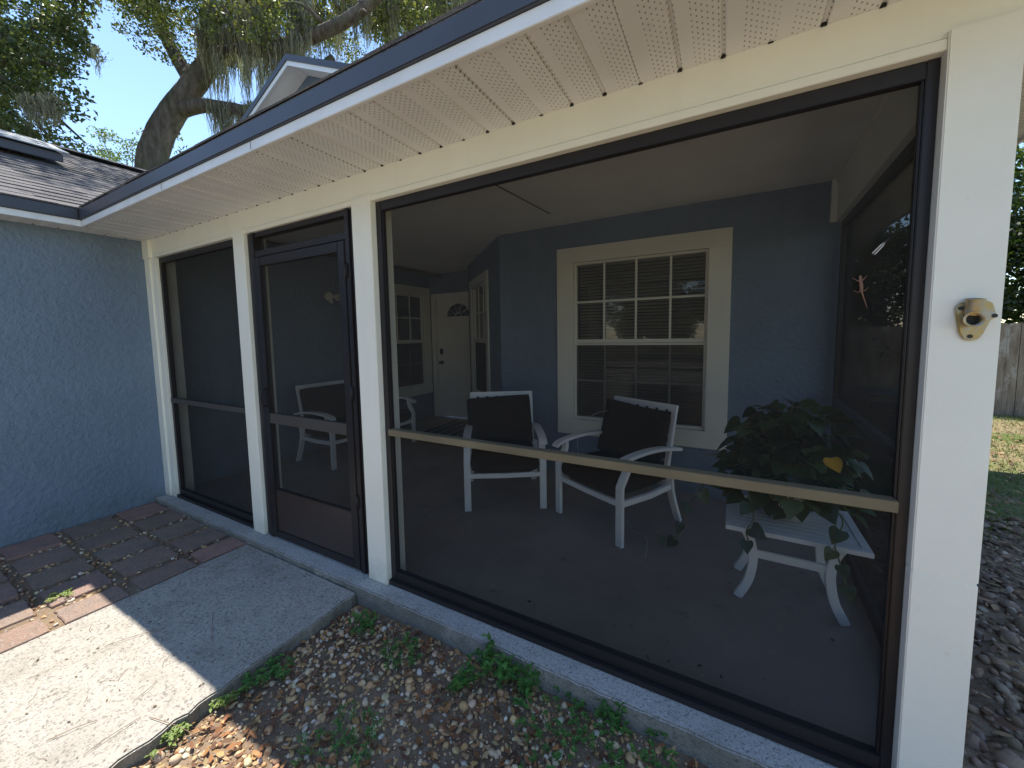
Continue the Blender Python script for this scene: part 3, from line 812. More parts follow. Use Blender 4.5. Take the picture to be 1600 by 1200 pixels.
def stones(name, X, Y, Z, s, cols, w, m, group=None, flat=.62):
    n = len(X)
    dims = np.stack([s, s * rng.uniform(.65, .95, n), s * rng.uniform(.45, .8, n) * flat / .62], 1)
    Rm = rotm(n)
    tilt = rng.normal(size=(n, 3)) * .25; az = rng.uniform(0, 6.283, n)
    ca, sa = np.cos(az), np.sin(az); Z0 = np.zeros(n); O = np.ones(n)
    Rz = np.stack([np.stack([ca, -sa, Z0], -1), np.stack([sa, ca, Z0], -1), np.stack([tilt[:, 0], tilt[:, 1], O], -1)], 1)
    V = IV[None] * (1 + rng.normal(size=(n, len(IV), 1)) * .055)
    V = V * dims[:, None, :]
    V = np.einsum('nij,nkj->nki', Rz, V) + np.stack([X, Y, Z], -1)[:, None, :]
    F = IF[None] + (np.arange(n) * len(IV))[:, None, None]
    tc = np.repeat(tints(n, cols, .25, w), len(IF), 0)
    o = np_mesh(name, V.reshape(-1, 3), F.reshape(-1, 3), m, tint=tc, smooth=True)
    return tag(o, kind='stuff')
PC = [(.66, .50, .32), (.52, .31, .15), (.62, .41, .20), (.66, .58, .46), (.34, .21, .12), (.28, .15, .08)]
n = 11500
X = rng.uniform(2.69, 6.2, n); Y = rng.uniform(-2.1, -.12, n) * 1.0
dens = .5 + .5 * np.sin(X * 3.1 + 1.7 * np.sin(Y * 4)) * np.sin(Y * 5.3 + X * 1.3)
keep = rng.uniform(size=n) < .25 + .85 * dens; X, Y = X[keep], Y[keep]
s = np.clip(rng.lognormal(-4.62, .33, len(X)), .005, .022)
o = stones('gravel', X, Y, gz(X, Y) + s * .25, s, PC, [.25, .22, .2, .13, .12, .08], M['pebble'])
tag(o, 'tan and white pebbles scattered over the soil bed by the curb', 'gravel')
n = 9000
X = rng.uniform(2.69, 5.6, n); Y = rng.uniform(-1.8, -.11, n); s = rng.uniform(.0025, .0055, n)
o = stones('grit', X, Y, gz(X, Y) + s * .4, s, PC, [.25, .2, .2, .1, .15, .1], M['pebble'])
tag(o, 'fine tan grit between the pebbles of the soil bed', 'gravel')
n = 7500
X = rng.uniform(5.12, 8.0, n); Y = rng.uniform(-.6, 2.95, n)
s = np.clip(rng.lognormal(-4.2, .42, n), .008, .045)
o = stones('river_stones', X, Y, gz(X, Y) + s * .2, s, [(.24, .165, .11), (.33, .24, .16), (.16, .11, .075), (.42, .33, .25)], [.35, .3, .2, .15], M['pebble'])
tag(o, 'grey brown river stones covering the shaded side yard', 'stones')
# joints of the pavers: small stones
n = 2600
X = rng.uniform(.02, 1.53, n); Y = rng.uniform(-1.95, -.08, n)
inp = np.zeros(n, bool)
for (a, b) in cols_x:
    for (c, d_) in rows_y: inp |= (X > a - .004) & (X < b + .004) & (Y > c - .004) & (Y < d_ + .004)
X, Y = X[~inp], Y[~inp]; s = rng.uniform(.004, .013, len(X))
o = stones('joint_gravel', X, Y, -.049 + s * .3 + rng.uniform(0, .006, len(X)), s, PC, [.2, .2, .2, .1, .2, .1], M['pebble'])
tag(o, 'small pebbles and grit in the joints between the pavers', 'gravel')

def litter(name, X, Y, Z, size, cols, m, w=None):
    n = len(X); az = rng.uniform(0, 6.283, n); L = size * rng.uniform(.6, 1.3, n); W = L * rng.uniform(.3, .5, n)
    d = np.stack([np.cos(az), np.sin(az), rng.normal(0, .18, n)], -1); s_ = np.stack([-np.sin(az), np.cos(az), rng.normal(0, .25, n)], -1)
    c = np.stack([X, Y, Z], -1); up = np.array([0, 0, 1.0])
    cur = rng.uniform(-.1, .3, n)[:, None]
    P = []
    for t, wd in ((-.5, .05), (-.2, .85), (.15, 1), (.5, .03)):
        base = c + d * (L * t)[:, None] + up * cur * (L * (abs(t) ** 1.5) * 1.2)[:, None]
        P += [base - s_ * (W * wd / 2)[:, None] + up * .12 * (W * wd)[:, None], base + s_ * (W * wd / 2)[:, None] + up * .12 * (W * wd)[:, None]]
    V = np.stack(P, 1).reshape(-1, 3); b = (np.arange(n) * 8)[:, None]
    F = np.concatenate([b + np.array([[0, 1, 3, 2]]), b + np.array([[2, 3, 5, 4]]), b + np.array([[4, 5, 7, 6]])], 1).reshape(-1, 4)
    tc = np.repeat(tints(n, cols, .3, w), 3, 0)
    return tag(np_mesh(name, V, F, m, tint=tc, smooth=True), kind='stuff')
LC = [(.38, .17, .07), (.27, .12, .06), (.50, .28, .12), (.18, .09, .055), (.56, .38, .2)]
n = 9000
X = rng.uniform(2.69, 6.1, n); Y = rng.uniform(-2.1, -.11, n)
dens = .5 - .5 * np.sin(X * 3.1 + 1.7 * np.sin(Y * 4)) * np.sin(Y * 5.3 + X * 1.3)
k = rng.uniform(size=n) < .2 + .9 * dens; X, Y = X[k], Y[k]
o = litter('fallen_leaves', X, Y, gz(X, Y) + rng.uniform(.004, .02, len(X)), .034, LC, M['litter'])
tag(o, 'brown dead oak leaves lying among the pebbles', 'leaves')
n = 5200
X = rng.uniform(5.12, 8.5, n); Y = rng.uniform(-.6, 7.5, n)
o = litter('side_yard_leaves', X, Y, gz(X, Y) + rng.uniform(.01, .04, n), .055, [(.28, .17, .09), (.18, .11, .07), (.38, .25, .14)], M['litter'])
tag(o, 'dull brown leaves lying over the stones at the side of the house', 'leaves')
n = 70
X = rng.uniform(.3, 5.0, n); Y = np.where(rng.uniform(size=n) < .6, rng.uniform(.08, .3, n), rng.uniform(.3, 2.1, n))
o = litter('leaf_bits', X, Y, np.full(n, .0065), .022, [(.30, .22, .13), (.16, .11, .07), (.05, .04, .035)], M['litter'])
tag(o, 'tiny dry leaf bits scattered on the dark porch floor', 'leaves')
n = 130
X = rng.uniform(1.56, 2.66, n); Y = rng.uniform(-2.3, -.12, n)
o = litter('walkway_crumbs', X, Y, np.full(n, -.032), .014, [(.20, .14, .08), (.12, .08, .05), (.3, .24, .16)], M['litter'])
tag(o, 'little dry leaf crumbs on the concrete walkway', 'leaves')
# walkway twigs and pine needles
tw = MB()
spots = [(184, 690 + 450, 2.5, .16), (0, 0, 0, 0)]
for (u1_, v1_, u2_, v2_) in ((325, 1162 - 3, 233, 1120), (165, 1009, 258, 981), (208, 1095, 245, 1062), (72, 1158, 152, 1125), (333, 955, 332, 1003), (318, 962, 303, 980), (85, 1018, 103, 1010), (335, 890, 375, 868), (130, 1180, 220, 1120), (50, 1040, 62, 1028), (440, 870, 475, 885)):
    a, b = gp(u1_, v1_, -.030), gp(u2_, v2_, -.030); mid = (a + b) / 2 + Vector((random.uniform(-.012, .012), random.uniform(-.012, .012), .004))
    tw.tube(smooth_path([a, mid, b], 4), .0011, 5)
for k in range(60):
    x, y = random.uniform(1.6, 2.65), random.uniform(-2.2, -.15); a = random.uniform(0, 6.3); L = random.uniform(.015, .07)
    tw.tube([(x, y, -.0325), (x + L * math.cos(a) * .5, y + L * math.sin(a) * .5, -.031), (x + L * math.cos(a + .2), y + L * math.sin(a + .2), -.0325)], .0007, 4)
tag(tw.build('twigs', M['twig']), 'thin dry twigs and pine needles lying on the walkway', 'twigs', kind='stuff')

# lawn blades in the side yard
n = 34000
X = rng.uniform(5.6, 12, n); Y = rng.uniform(2.5, 9.3, n)
k = (np.sin(X * 1.9) * np.sin(Y * 1.3 + 1) + rng.normal(0, .5, n)) > -.35; X, Y = X[k], Y[k]; n = len(X)
az = rng.uniform(0, 6.28, n); h = rng.uniform(.025, .07, n); lean = rng.normal(0, .4, (n, 2)) * h[:, None]
base = np.stack([X, Y, np.full(n, -.103)], -1); sv = np.stack([np.cos(az), np.sin(az), 0 * az], -1) * .004
tip = base + np.stack([lean[:, 0], lean[:, 1], h], -1)
V = np.stack([base - sv, base + sv, tip], 1).reshape(-1, 3)
o = np_mesh('grass', V, np.arange(n * 3).reshape(n, 3), M['grass'], tint=tints(n, [(.10, .17, .035), (.17, .22, .06), (.3, .27, .12)], .25))
tag(o, 'short patchy green grass in the side yard', 'grass', kind='stuff')

# ================================================================== WEEDS
def leafy(name, stems, lsize, cols, parent=None, m=None, aspect=.5, pairs=5):
    "small broad-leaved weed: stems list of (base, tip)"
    V, F, T = [], [], []; sm = MB()
    for a, b in stems:
        a, b = Vector(a), Vector(b); bend = Vector((random.uniform(-.02, .02), random.uniform(-.02, .02), .01))
        path = smooth_path([a, (a + b) / 2 + bend, b], 5); sm.tube(path, [.0018 - .001 * i / len(path) for i in range(len(path))], 5)
        for k in range(pairs):
            t = .25 + .75 * (k + 1) / pairs; p = path[min(len(path) - 1, int(t * (len(path) - 1)))]
            base = random.uniform(0, 6.28)
            for s in range(3 if k == pairs - 1 else 2):
                az = base + s * (math.pi if k < pairs - 1 else 2.1) + random.uniform(-.3, .3)
                L = 1.2 * lsize * random.uniform(.65, 1.15) * (1 - .25 * (k == pairs - 1)); W = L * aspect
                d = Vector((math.cos(az), math.sin(az), random.uniform(.05, .55))).normalized(); sd_ = d.cross(Vector((0, 0, 1))).normalized(); nn = sd_.cross(d)
                bi = len(V)
                for tt, ww, dr in ((0, .06, 0), (.3, .85, .04), (.6, .9, .02), (1, .02, -.14)):
                    q = p + d * L * tt + nn * L * dr
                    V += [q - sd_ * W * ww / 2 + nn * W * ww * .15, q, q + sd_ * W * ww / 2 + nn * W * ww * .15]
                for i in range(3):
                    for j in range(2):
                        F.append((bi + 3 * i + j, bi + 3 * i + j + 1, bi + 3 * i + j + 4, bi + 3 * i + j + 3)); T.append(None)
                c = tints(1, cols, .2)[0]; T[-6:] = [c] * 6
    o = np_mesh(name, np.array([tuple(v) for v in V]), np.array(F), m or M['weed'], parent, tint=np.array(T), smooth=True)
    return o, sm
WC = [(.12, .26, .06), (.16, .33, .08), (.08, .20, .05)]
def weed(u, v, rad, h, n, ls, label, asp=.5, cols=WC, pairs=5, z=-.095):
    g = gp(u, v, z); root = empty('weed', g, 0, label, 'weed', 'weeds growing in the pebble bed')
    st = []; n = int(n * 1.35)
    for k in range(n):
        a = random.uniform(0, 6.28); r = 1.15 * rad * math.sqrt(random.random()); q = Vector((r * math.cos(a), r * math.sin(a), 0))
        st.append((q, q + Vector((random.uniform(-.4, .4) * h, random.uniform(-.4, .4) * h, h * random.uniform(.6, 1.1)))))
    f, sm = leafy('foliage', st, ls, cols, root, None, asp, pairs)
    if n > 40: sm.build('stem', M['weed2'], root)
    else:
        for a, b in st: MB().tube([a, (a + b) / 2, b], .0014, 5).build('stem', M['weed2'], root)
    return root
M['weed2'] = painted('weed_stem', (.10, .14, .05), .7, .1)
weed(772, 1060, .07, .13, 11, .034, 'tallest bright green leafy weed in the middle of the pebble bed by the curb', .48)
weed(724, 1082, .05, .08, 8, .026, 'broad green weed just left of the tallest weed', .5)
weed(815, 1090, .06, .09, 9, .026, 'leafy green weed just right of the tallest weed')
weed(955, 1135, .04, .10, 5, .034, 'upright narrow leaved weed close to the curb at the lower right', .35)
weed(565, 985, .07, .06, 16, .016, 'low clump of small leaved weeds nearest the walkway corner', .75, pairs=4)
weed(628, 1030, .09, .05, 18, .015, 'thin feathery low weed patch between the walkway corner and tallest weed', .6, pairs=4)
weed(895, 1110, .12, .04, 34, .011, 'creeping mat of tiny round leaves right of the middle weeds', .85, pairs=4)
weed(990, 1180, .12, .05, 26, .014, 'creeping small leaved weed at the bottom right by the curb', .7, pairs=4)
weed(850, 1170, .10, .04, 22, .012, 'sparse low creeping weed at the bottom edge below the middle mat', .7, pairs=4)
weed(415, 1065, .08, .05, 18, .02, 'low dark green weed against the walkway edge, in shade', .55, pairs=4)
weed(352, 1098, .035, .04, 9, .02, 'little sunlit yellow green weed tuft at the walkway edge', .5, [(.2, .3, .06), (.26, .34, .09)], 3)
weed(530, 1175, .14, .05, 34, .018, 'wide grassy weed patch in the shade at the bottom of the bed', .3, pairs=4)
weed(262, 1170, .04, .05, 9, .018, 'small sunlit weed against the walkway at the bottom left', .5, [(.2, .28, .06), (.2, .3, .07)], 3)
weed(752, 1005, .02, .07, 4, .022, 'small two stemmed sprig leaning on the curb above the tallest weed', .6, pairs=3)
weed(815, 1030, .015, .07, 3, .018, 'single thin sprig beside the curb to the right of the tallest weed', .6, pairs=3)
weed(95, 937, .05, .03, 16, .014, 'yellow green sunlit weed growing in a paver joint', .5, [(.2, .3, .05), (.28, .34, .08)], 3, -.05)

# ================================================================== CHAIRS
def make_chair(label, twist=0.0, cush=0.0, hw_=.305, name='patio_chair', cat='chair', group='white framed patio chairs with black cushions'):
    root = empty(name, (0, 0, 0), 0, label, cat, group)
    bw, bt = .052, .026
    seats = 1 if hw_ < .4 else 2
    X_ = (1, 0, 0)
    for s in (-1, 1):
        x = s * hw_
        MB().sweep(smooth_path([(x, 0, 0), (x, 0, .20), (x, 0, .37), (x, .004, .405), (x, .055, .485), (x, .068, .52), (x, .070, .565)], 4), X_, bw, bt).build('leg', M['white'], root, bevel=.003)
        MB().sweep(smooth_path([(x, .645, 0), (x, .60, .10), (x, .555, .22), (x, .535, .32), (x, .54, .42)], 4), X_, bw, bt).build('leg', M['white'], root, bevel=.003)
        ar = MB().sweep(smooth_path([(x, -.036, .535), (x, -.015, .556), (x, .04, .574), (x, .15, .588), (x, .30, .592), (x, .45, .582), (x, .57, .562), (x, .635, .55)], 4), X_, [.06] * 1 + [.066] * 28, .022)
        ar.build('armrest', M['white'], root, bevel=.004)
        MB().sweep([(x, .012, .285), (x, .30, .275), (x, .54, .29)], X_, .03, .04).build('side_rail', M['white'], root, bevel=.003)
    MB().sweep([(-hw_ + .02, .004, .285), (0, .004, .280), (hw_ - .02, .004, .285)], (0, 1, 0), .024, .036).build('seat_rail', M['white'], root, bevel=.003)
    MB().sweep([(-hw_ + .02, .535, .30), (hw_ - .02, .535, .30)], (0, 1, 0), .024, .036).build('seat_rail', M['white'], root, bevel=.003)
    # back frame: leaning rectangle with webbing slats
    b0, b1 = Vector((0, .525, .38)), Vector((0, .625, .865)); dr = (b1 - b0)
    bf = MB()
    for s in (-1, 1):
        bf.sweep([b0 + Vector((s * (hw_ - .028), 0, 0)), b1 + Vector((s * (hw_ - .028), 0, 0))], X_, .036, .026)
    bf.sweep([b1 + Vector((-hw_ + .011, 0, -.02)), b1 + Vector((hw_ - .011, 0, -.02))], dr.normalized(), .055, .027)
    bf.sweep([b0 + Vector((-hw_ + .04, 0, 0)), b0 + Vector((hw_ - .04, 0, 0))], dr.normalized(), .04, .024)
    bo = bf.build('back_frame', M['white'], root, bevel=.003)
    wb = MB()
    for k in range(1, 8):
        p = b0 + dr * (k / 8.2); wb.sweep([p + Vector((-hw_ + .047, 0, 0)), p + Vector((hw_ - .047, 0, 0))], dr.normalized(), .04, .008)
    for k in range(6):
        p = b1 + Vector((-.22 + k * .088, -.015, -.045)); wb.box(p.x - .012, p.x + .012, p.y - .003, p.y + .03, p.z - .012, p.z + .014)
    wb.build('webbing', M['strap'], bo)
    # cushions (puffy)
    def cushion(name, cen, ux, uy, uz, a, b, c):
        ux, uy, uz = Vector(ux).normalized(), Vector(uy).normalized(), Vector(uz).normalized()
        bm = bmesh.new(); bmesh.ops.create_cube(bm, size=2)
        bmesh.ops.subdivide_edges(bm, edges=bm.edges, cuts=9, use_grid_fill=True)
        ph = random.uniform(0, 6)
        for v in bm.verts:
            x, y, z = v.co
            k = (1 - abs(x) ** 6) * (1 - abs(y) ** 6)
            zz = z * (.45 + .55 * max(k, 0) ** .35) + .05 * math.sin(3 * x + ph) * math.cos(2.3 * y)
            xx = x * (1 - .035 * (1 - y * y) * 0 - .02 * z * z); yy = y * (1 - .02 * z * z)
            rr_ = .985 if abs(x) > .95 and abs(y) > .95 else 1
            v.co = Vector(cen) + ux * (xx * a * rr_) + uy * (yy * b * rr_) + uz * (zz * c)
        for f in bm.faces: f.smooth = True
        me = bpy.data.meshes.new(name); bm.to_mesh(me); bm.free(); me.materials.append(M['cushion'])
        o = bpy.data.objects.new(name, me); col.objects.link(o); o.parent = root; return o
    half = (hw_ - .027) / seats
    for q in range(seats): cushion('seat_cushion', ((2 * q + 1 - seats) * half, .27, .372), (1, 0, 0), (0, 1, .0), (0, 0, 1), half - .001, .275, .090)
    dn = dr.normalized(); ca = cush
    ux = (Vector((1, 0, 0)) + dn * ca)
    for q in range(seats): cushion('back_cushion', tuple((b0 + dr * .50) + Vector((twist + (2 * q + 1 - seats) * half, -.075, .0))), ux, dn - Vector((1, 0, 0)) * ca, Vector((0, -dn.z, dn.y)), half + .016, .222, .064)
    return root
def place(root, f0, f1):
    "front feet at f0 (left seen from the front = local -x ... chair faces -y) and f1"
    f0, f1 = Vector((f0[0], f0[1], 0)), Vector((f1[0], f1[1], 0)); mid = (f0 + f1) / 2; d = f1 - f0
    root.location = (mid.x, mid.y, .004); root.rotation_euler = (0, 0, math.atan2(d.y, d.x))
place(make_chair('white chair with black cushions facing the yard, left of the large window', -.022, .05), (2.686, .968), (3.239, 1.314))
place(make_chair('angled white chair with black cushions in front of the large window', -.015, -.07), (3.36, 1.290), (3.905, 1.0))
place(make_chair('white framed two-seat bench with black cushions against the left porch wall', 0, .0, .61, 'patio_loveseat', 'loveseat', None), (.85, 1.13), (.87, 2.36))

# ================================================================== SIDE TABLE
TZ = .42
tb = empty('side_table', (4.79, .94, .004), R(-1), 'small white slatted side table holding the potted vine', 'side table')
top = MB(); tw_, td = .285, .235
top.box(-tw_, tw_, -td, -td + .035, TZ - .022, TZ).box(-tw_, tw_, td - .035, td, TZ - .022, TZ)
top.box(-tw_, -tw_ + .035, -td + .0355, td - .0355, TZ - .022, TZ - .0003).box(tw_ - .035, tw_, -td + .0355, td - .0355, TZ - .022, TZ - .0003)
for k in range(9):
    y = -td + .040 + k * .0445; top.box(-tw_ + .0355, tw_ - .0355, y, y + .040, TZ - .016, TZ - .003)
top.build('table_top', M['white'], tb, bevel=.002)
for sx_ in (-1, 1):
    for sy_ in (-1, 1):
        pth = smooth_path([(sx_ * .215, sy_ * .135, TZ - .022), (sx_ * .178, sy_ * .135, TZ - .08), (sx_ * .158, sy_ * .135, .26), (sx_ * .160, sy_ * .135, .18), (sx_ * .180, sy_ * .135, .09), (sx_ * .222, sy_ * .135, 0)], 5)
        MB().sweep(pth, (0, 1, 0), .032, .040).build('leg', M['white'], tb, bevel=.003)
for sy_ in (-1, 1):
    MB().box(-.150, .150, sy_ * .135 - .010, sy_ * .135 + .010, .235, .275).build('stretcher', M['white'], tb, bevel=.003)

# ================================================================== POTTED VINE
pv = empty('potted_vine', (4.775, .97, .4245), 0, 'large trailing green heart-leaved potted vine on the side table', 'potted plant')
po = MB(); po.tube([(0, 0, 0), (0, 0, .14), (0, 0, .15), (0, 0, .165)], [.085, .11, .118, .118], 28); po.build('pot', M['pot'], pv)
def heart(V, F, T, p, d, nrm, L, colr):
    d = Vector(d).normalized(); nrm = Vector(nrm); nrm = (nrm - d * nrm.dot(d)).normalized(); sd_ = d.cross(nrm)
    prof = [(-.10, .30), (.0, .44), (.15, .50), (.35, .46), (.58, .33), (.80, .16), (1.0, .0)]
    b = len(V)
    for t, w in prof:
        cur = -.22 * t * t
        c = Vector(p) + d * (L * max(t, 0)) + nrm * L * cur
        e = Vector(p) + d * (L * t) + nrm * L * cur
        V += [e - sd_ * L * w + nrm * L * w * .22, c, e + sd_ * L * w + nrm * L * w * .22]
    for i in range(len(prof) - 1):
        for j in (0, 1):
            F.append((b + 3 * i + j, b + 3 * i + j + 1, b + 3 * i + j + 4, b + 3 * i + j + 3)); T.append(colr)
VC = [(.025, .06, .018), (.035, .085, .022), (.02, .045, .015), (.05, .11, .03), (.11, .16, .06), (.03, .07, .02)]
V, F, T = [], [], []; st = MB()
for k in range(400):
    a = random.uniform(0, 6.283); el = random.uniform(-.35, 1.45); r = random.uniform(.45, 1.0)
    c = Vector((.30 * r * math.cos(a) * math.cos(el) + .01, .26 * r * math.sin(a) * math.cos(el), .22 + .40 * r * math.sin(el)))
    if c.z < .05: c.z = random.uniform(.05, .1)
    out = Vector((math.cos(a) * .9, math.sin(a) * .9, random.uniform(-.8, .35)))
    L = random.uniform(.06, .12)
    heart(V, F, T, c, out, Vector((math.cos(a) * .5 + random.uniform(-.5, .5), math.sin(a) * .5 + random.uniform(-.5, .5), .8)), L, tuple(tints(1, VC, .2)[0]))
    if k % 2 == 0: st.tube(smooth_path([(random.uniform(-.05, .05), random.uniform(-.05, .05), .14), c * .55 + Vector((0, 0, .13)), c], 4), .0028, 5)
# trailing vines: (list of photo pixels with depth) -> leaves along
def vine(P, ls, n):
    base = Vector(pv.location); P = [Vector(p) - base for p in P]; path = smooth_path(P, 7); vb = MB().tube(path, .0035, 6)
    for i in range(n):
        q = path[int((i + .7) / n * (len(path) - 1))]
        a = random.uniform(-2.6, -.5)
        L = ls * random.uniform(.75, 1.15)
        dirv = Vector((math.cos(a) * .55, -.25 + math.sin(a) * .3, -.85 + random.uniform(0, .7)))
        stalk = q + dirv * .02; vb.tube([q, stalk], .002, 5)
        heart(V, F, T, stalk, dirv, Vector((random.uniform(-.5, .5), -1, .5)), L, tuple(tints(1, VC, .25)[0]))
    vb.build('vine', M['weed2'], pv)
def at(x, y, z): return (x, y, z)
vine([(4.70, .88, .60), (4.60, .78, .62), (4.62, .70, .50), (4.59, .67, .43), (4.60, .66, .39)], .07, 4)
vine([(4.90, .85, .60), (4.96, .72, .55), (4.93, .68, .45), (4.95, .67, .36), (4.97, .66, .27)], .065, 5)
vine([(4.75, .90, .60), (4.45, .95, .58), (4.36, 1.05, .45), (4.28, 1.15, .25), (4.22, 1.18, .06), (4.10, 1.2, .035)], .075, 7)
fo = np_mesh('foliage', np.array([tuple(v) for v in V]), np.array(F), M['pothos'], pv, tint=np.array(T), smooth=True)
st.build('stem', M['weed2'], pv)
V, F, T = [], [], []
lp = pt(1300, 716, 1.72) - Vector(pv.location)
heart(V, F, T, lp, (.35, -.1, -.95), (-.6, -1, .0), .072, (.72, .45, .06))
yl = np_mesh('yellow_leaf', np.array([tuple(v) for v in V]), np.array(F), M['pothos'], pv, tint=np.array(T), smooth=True)

# ================================================================== SMALL THINGS
# brass flagpole bracket
fb_ = empty('flagpole_bracket', (5.036, -.0145, 1.44), 0, 'worn brass flagpole bracket screwed to the corner post', 'bracket')
fb_.scale = (.9, .9, .9)
plate = [(-.040, .028), (-.028, .040), (.0, .046), (.034, .040), (.046, -.002), (.034, -.012), (.022, -.05), (.014, -.066), (-.004, -.072), (-.020, -.064), (-.028, -.046)]
MB().prism([(x, 0, z) for x, z in plate], (0, -.009, 0)).build('plate', M['brass'], fb_, bevel=.003)
def socket(p, d, r, L):
    p, d = Vector(p), Vector(d).normalized(); mb = MB()
    n_ = 22
    mb.tube([p, p + d * L * .55, p + d * L * .9, p + d * L], [r * .9, r * .95, r * 1.08, r * 1.08], n_, caps=False)
    mb.tube([p + d * L, p + d * L * .999, p + d * L * .3], [r * 1.08, r * .8, r * .75], n_, caps=False)
    o = mb.build('socket', M['brass'], fb_)
    MB().tube([p + d * L * .3, p + d * L * .31], r * .76, n_).build('socket_hole', M['black'], o)
socket((-.006, -.006, -.010), (-.12, -1, .02), .020, .032)
socket((-.006, -.014, .004), (.05, -.16, .95), .019, .046)
for x, z in ((-.028, .024), (.040, .0), (-.005, -.058)):
    MB().tube([(x, -.0088, z), (x, -.0112, z)], .0058, 12).build('screw', M['black'], fb_)

# twin-head wall light
wl = empty('wall_light', (.0, 1.80, 1.95), 0, 'small pale twin-head wall light seen through the screen door', 'wall light')
MB().tube([(.0, 0, 0), (.03, 0, 0)], .055, 20).build('base', M['pot'], wl)
for s in (-1, 1):
    h_ = MB(); c = Vector((.05, s * .05, .0)); h_.tube([(.025, s * .02, 0), c], .012, 8)
    dv = Vector((.8, s * .25, -.2)).normalized()
    h_.tube([c - dv * .01, c + dv * .02, c + dv * .075, c + dv * .08], [.02, .035, .048, .045], 14); h_.build('lamp_head', M['pot'], wl)
MB().tube([(.03, 0, -.03), (.05, 0, -.06), (.075, 0, -.075)], [.022, .026, .024], 12).build('motion_sensor', M['pot'], wl)

rg = MB().box(-.36, .36, -.52, .52, 0, .008).build('door_rug', M['rug'], bevel=.003)
rg.location = (.98, 3.12, .0045); rg.rotation_euler = (0, 0, R(2)); tag(rg, 'dark striped rug on the porch floor before the front door', 'rug')

# lizard on the screen (a slim body, head, four legs, tail) and a slender insect
def lizard(loc, rot):
    root = empty('lizard', loc, 0, 'small brown lizard clinging head-up to the porch screen', 'lizard')
    mb = MB(); s = 1.0
    body = [(0, 0, .052), (0, 0, .046), (0, 0, .036), (0, 0, .030), (.001, 0, .016), (.001, 0, .0), (0, 0, -.012), (.002, 0, -.022), (.006, 0, -.045), (.011, 0, -.07), (.014, 0, -.09)]
    rad = [.0015, .0045, .0055, .0040, .0062, .0065, .0052, .0034, .0022, .0013, .0005]
    mb.tube(smooth_path(body, 3), list(np.interp(np.linspace(0, 10, 31), range(11), rad)), 10)
    for sx_, z, dz in ((-1, .024, .010), (1, .024, .012), (-1, -.010, -.008), (1, -.010, -.004)):
        k = Vector((sx_ * .013, .0, z + dz)); f = Vector((sx_ * .019, .004, z + dz + .008))
        mb.tube([(0, 0, z), k, f], [.003, .0018, .0013], 6)
        for a in (-.7, -.2, .3, .8): mb.tube([f, f + Vector((sx_ * .005 * math.cos(a), .001, .005 * math.sin(a) + .002))], .0006, 4)
    for sx_ in (-1, 1): mb.tube([(sx_ * .004, -.003, .042), (sx_ * .0055, -.004, .042)], .0012, 6)
    o = mb.build('body', M['lizard'], root); root.rotation_euler = (0, rot, 0); root.scale = (.72, .72, .72)
    return root
lizard((4.824, .042, 1.535), R(-6))
ins = empty('insect', (4.863, .042, 1.652), 0, 'slender black and white winged insect resting on the porch screen', 'insect')
ins.rotation_euler = (0, R(38), 0)
MB().tube([(0, 0, -.033), (0, 0, -.01), (0, -.001, .012), (0, -.001, .024), (0, -.001, .03)], [.0012, .0019, .0030, .0026, .0012], 8).build('body', M['black'], ins)
for s in (-1, 1):
    MB().prism([(s * .001, -.004, .012), (s * .004, -.004, .002), (s * .0045, -.004, -.026), (s * .002, -.004, -.028)], (0, -.0004, 0)).build('wing', M['pot'], ins)
# loose pale thread
th = MB()
th.tube(smooth_path([pt(1000, 672, 3.35), pt(985, 650, 3.3), pt(940, 643, 3.2), pt(905, 668, 3.1), pt(903, 705, 3.05), pt(902, 738, 3.0)], 6), .0014, 5)
th.build('thread', M['thread'])
tag(bpy.data.objects['thread'], 'thin pale thread looping down over the arm of the angled chair', 'thread')
th = MB().tube(smooth_path([gp(980, 812, .012), gp(988, 828, .012), gp(1010, 840, .012), gp(1008, 872, .012)], 6), .0014, 5).build('thread', M['thread'])
tag(th, 'short pale thread lying on the dark floor by the angled chair', 'thread')

# outdoor unit outside the side screen
ac = empty('outdoor_unit', (5.95, 4.55, -.13), R(8), 'dark boxy outdoor unit seen dimly through the side screen', 'outdoor unit')
b = MB().box(-.36, .36, -.36, .36, .02, .80); b.build('cabinet', M['ac'], ac, bevel=.05)
g = MB()
for k in range(14): g.box(-.31, .31, -.368, -.358, .12 + k * .045, .14 + k * .045)
g.build('grille', M['black'], ac)
MB().box(-.34, .34, -.34, .34, .801, .815).build('top_cover', M['ac'], ac, bevel=.006)
MB().box(-.42, .42, -.42, .42, -.03, .02).build('pad', M['curb'], ac)

# fence
fe = empty('wood_fence', (0, 8.3, -.15), 0, 'weathered vertical board wood fence behind the side lawn', 'fence')
pk = MB(); x = 1.5
while x < 16:
    w = random.uniform(.135, .145); h_ = 1.60 + random.uniform(-.012, .012); y = random.uniform(-.004, .004)
    pk.prism([(x, y, .02), (x + w, y, .02), (x + w, y, h_ - .02), (x + w - .02, y, h_), (x + .02, y, h_), (x, y, h_ - .02)], (0, .018, 0)); x += w + random.uniform(.003, .008)
pk.build('board_panel', M['fence'], fe)
for z in (.35, 1.25): MB().box(1.5, 16, .024, .06, z, z + .09).build('rail', M['fence'], fe)
for k in range(7): MB().box(1.6 + k * 2.4, 1.69 + k * 2.4, .061, .15, 0, 1.62).build('fence_post', M['fence'], fe)

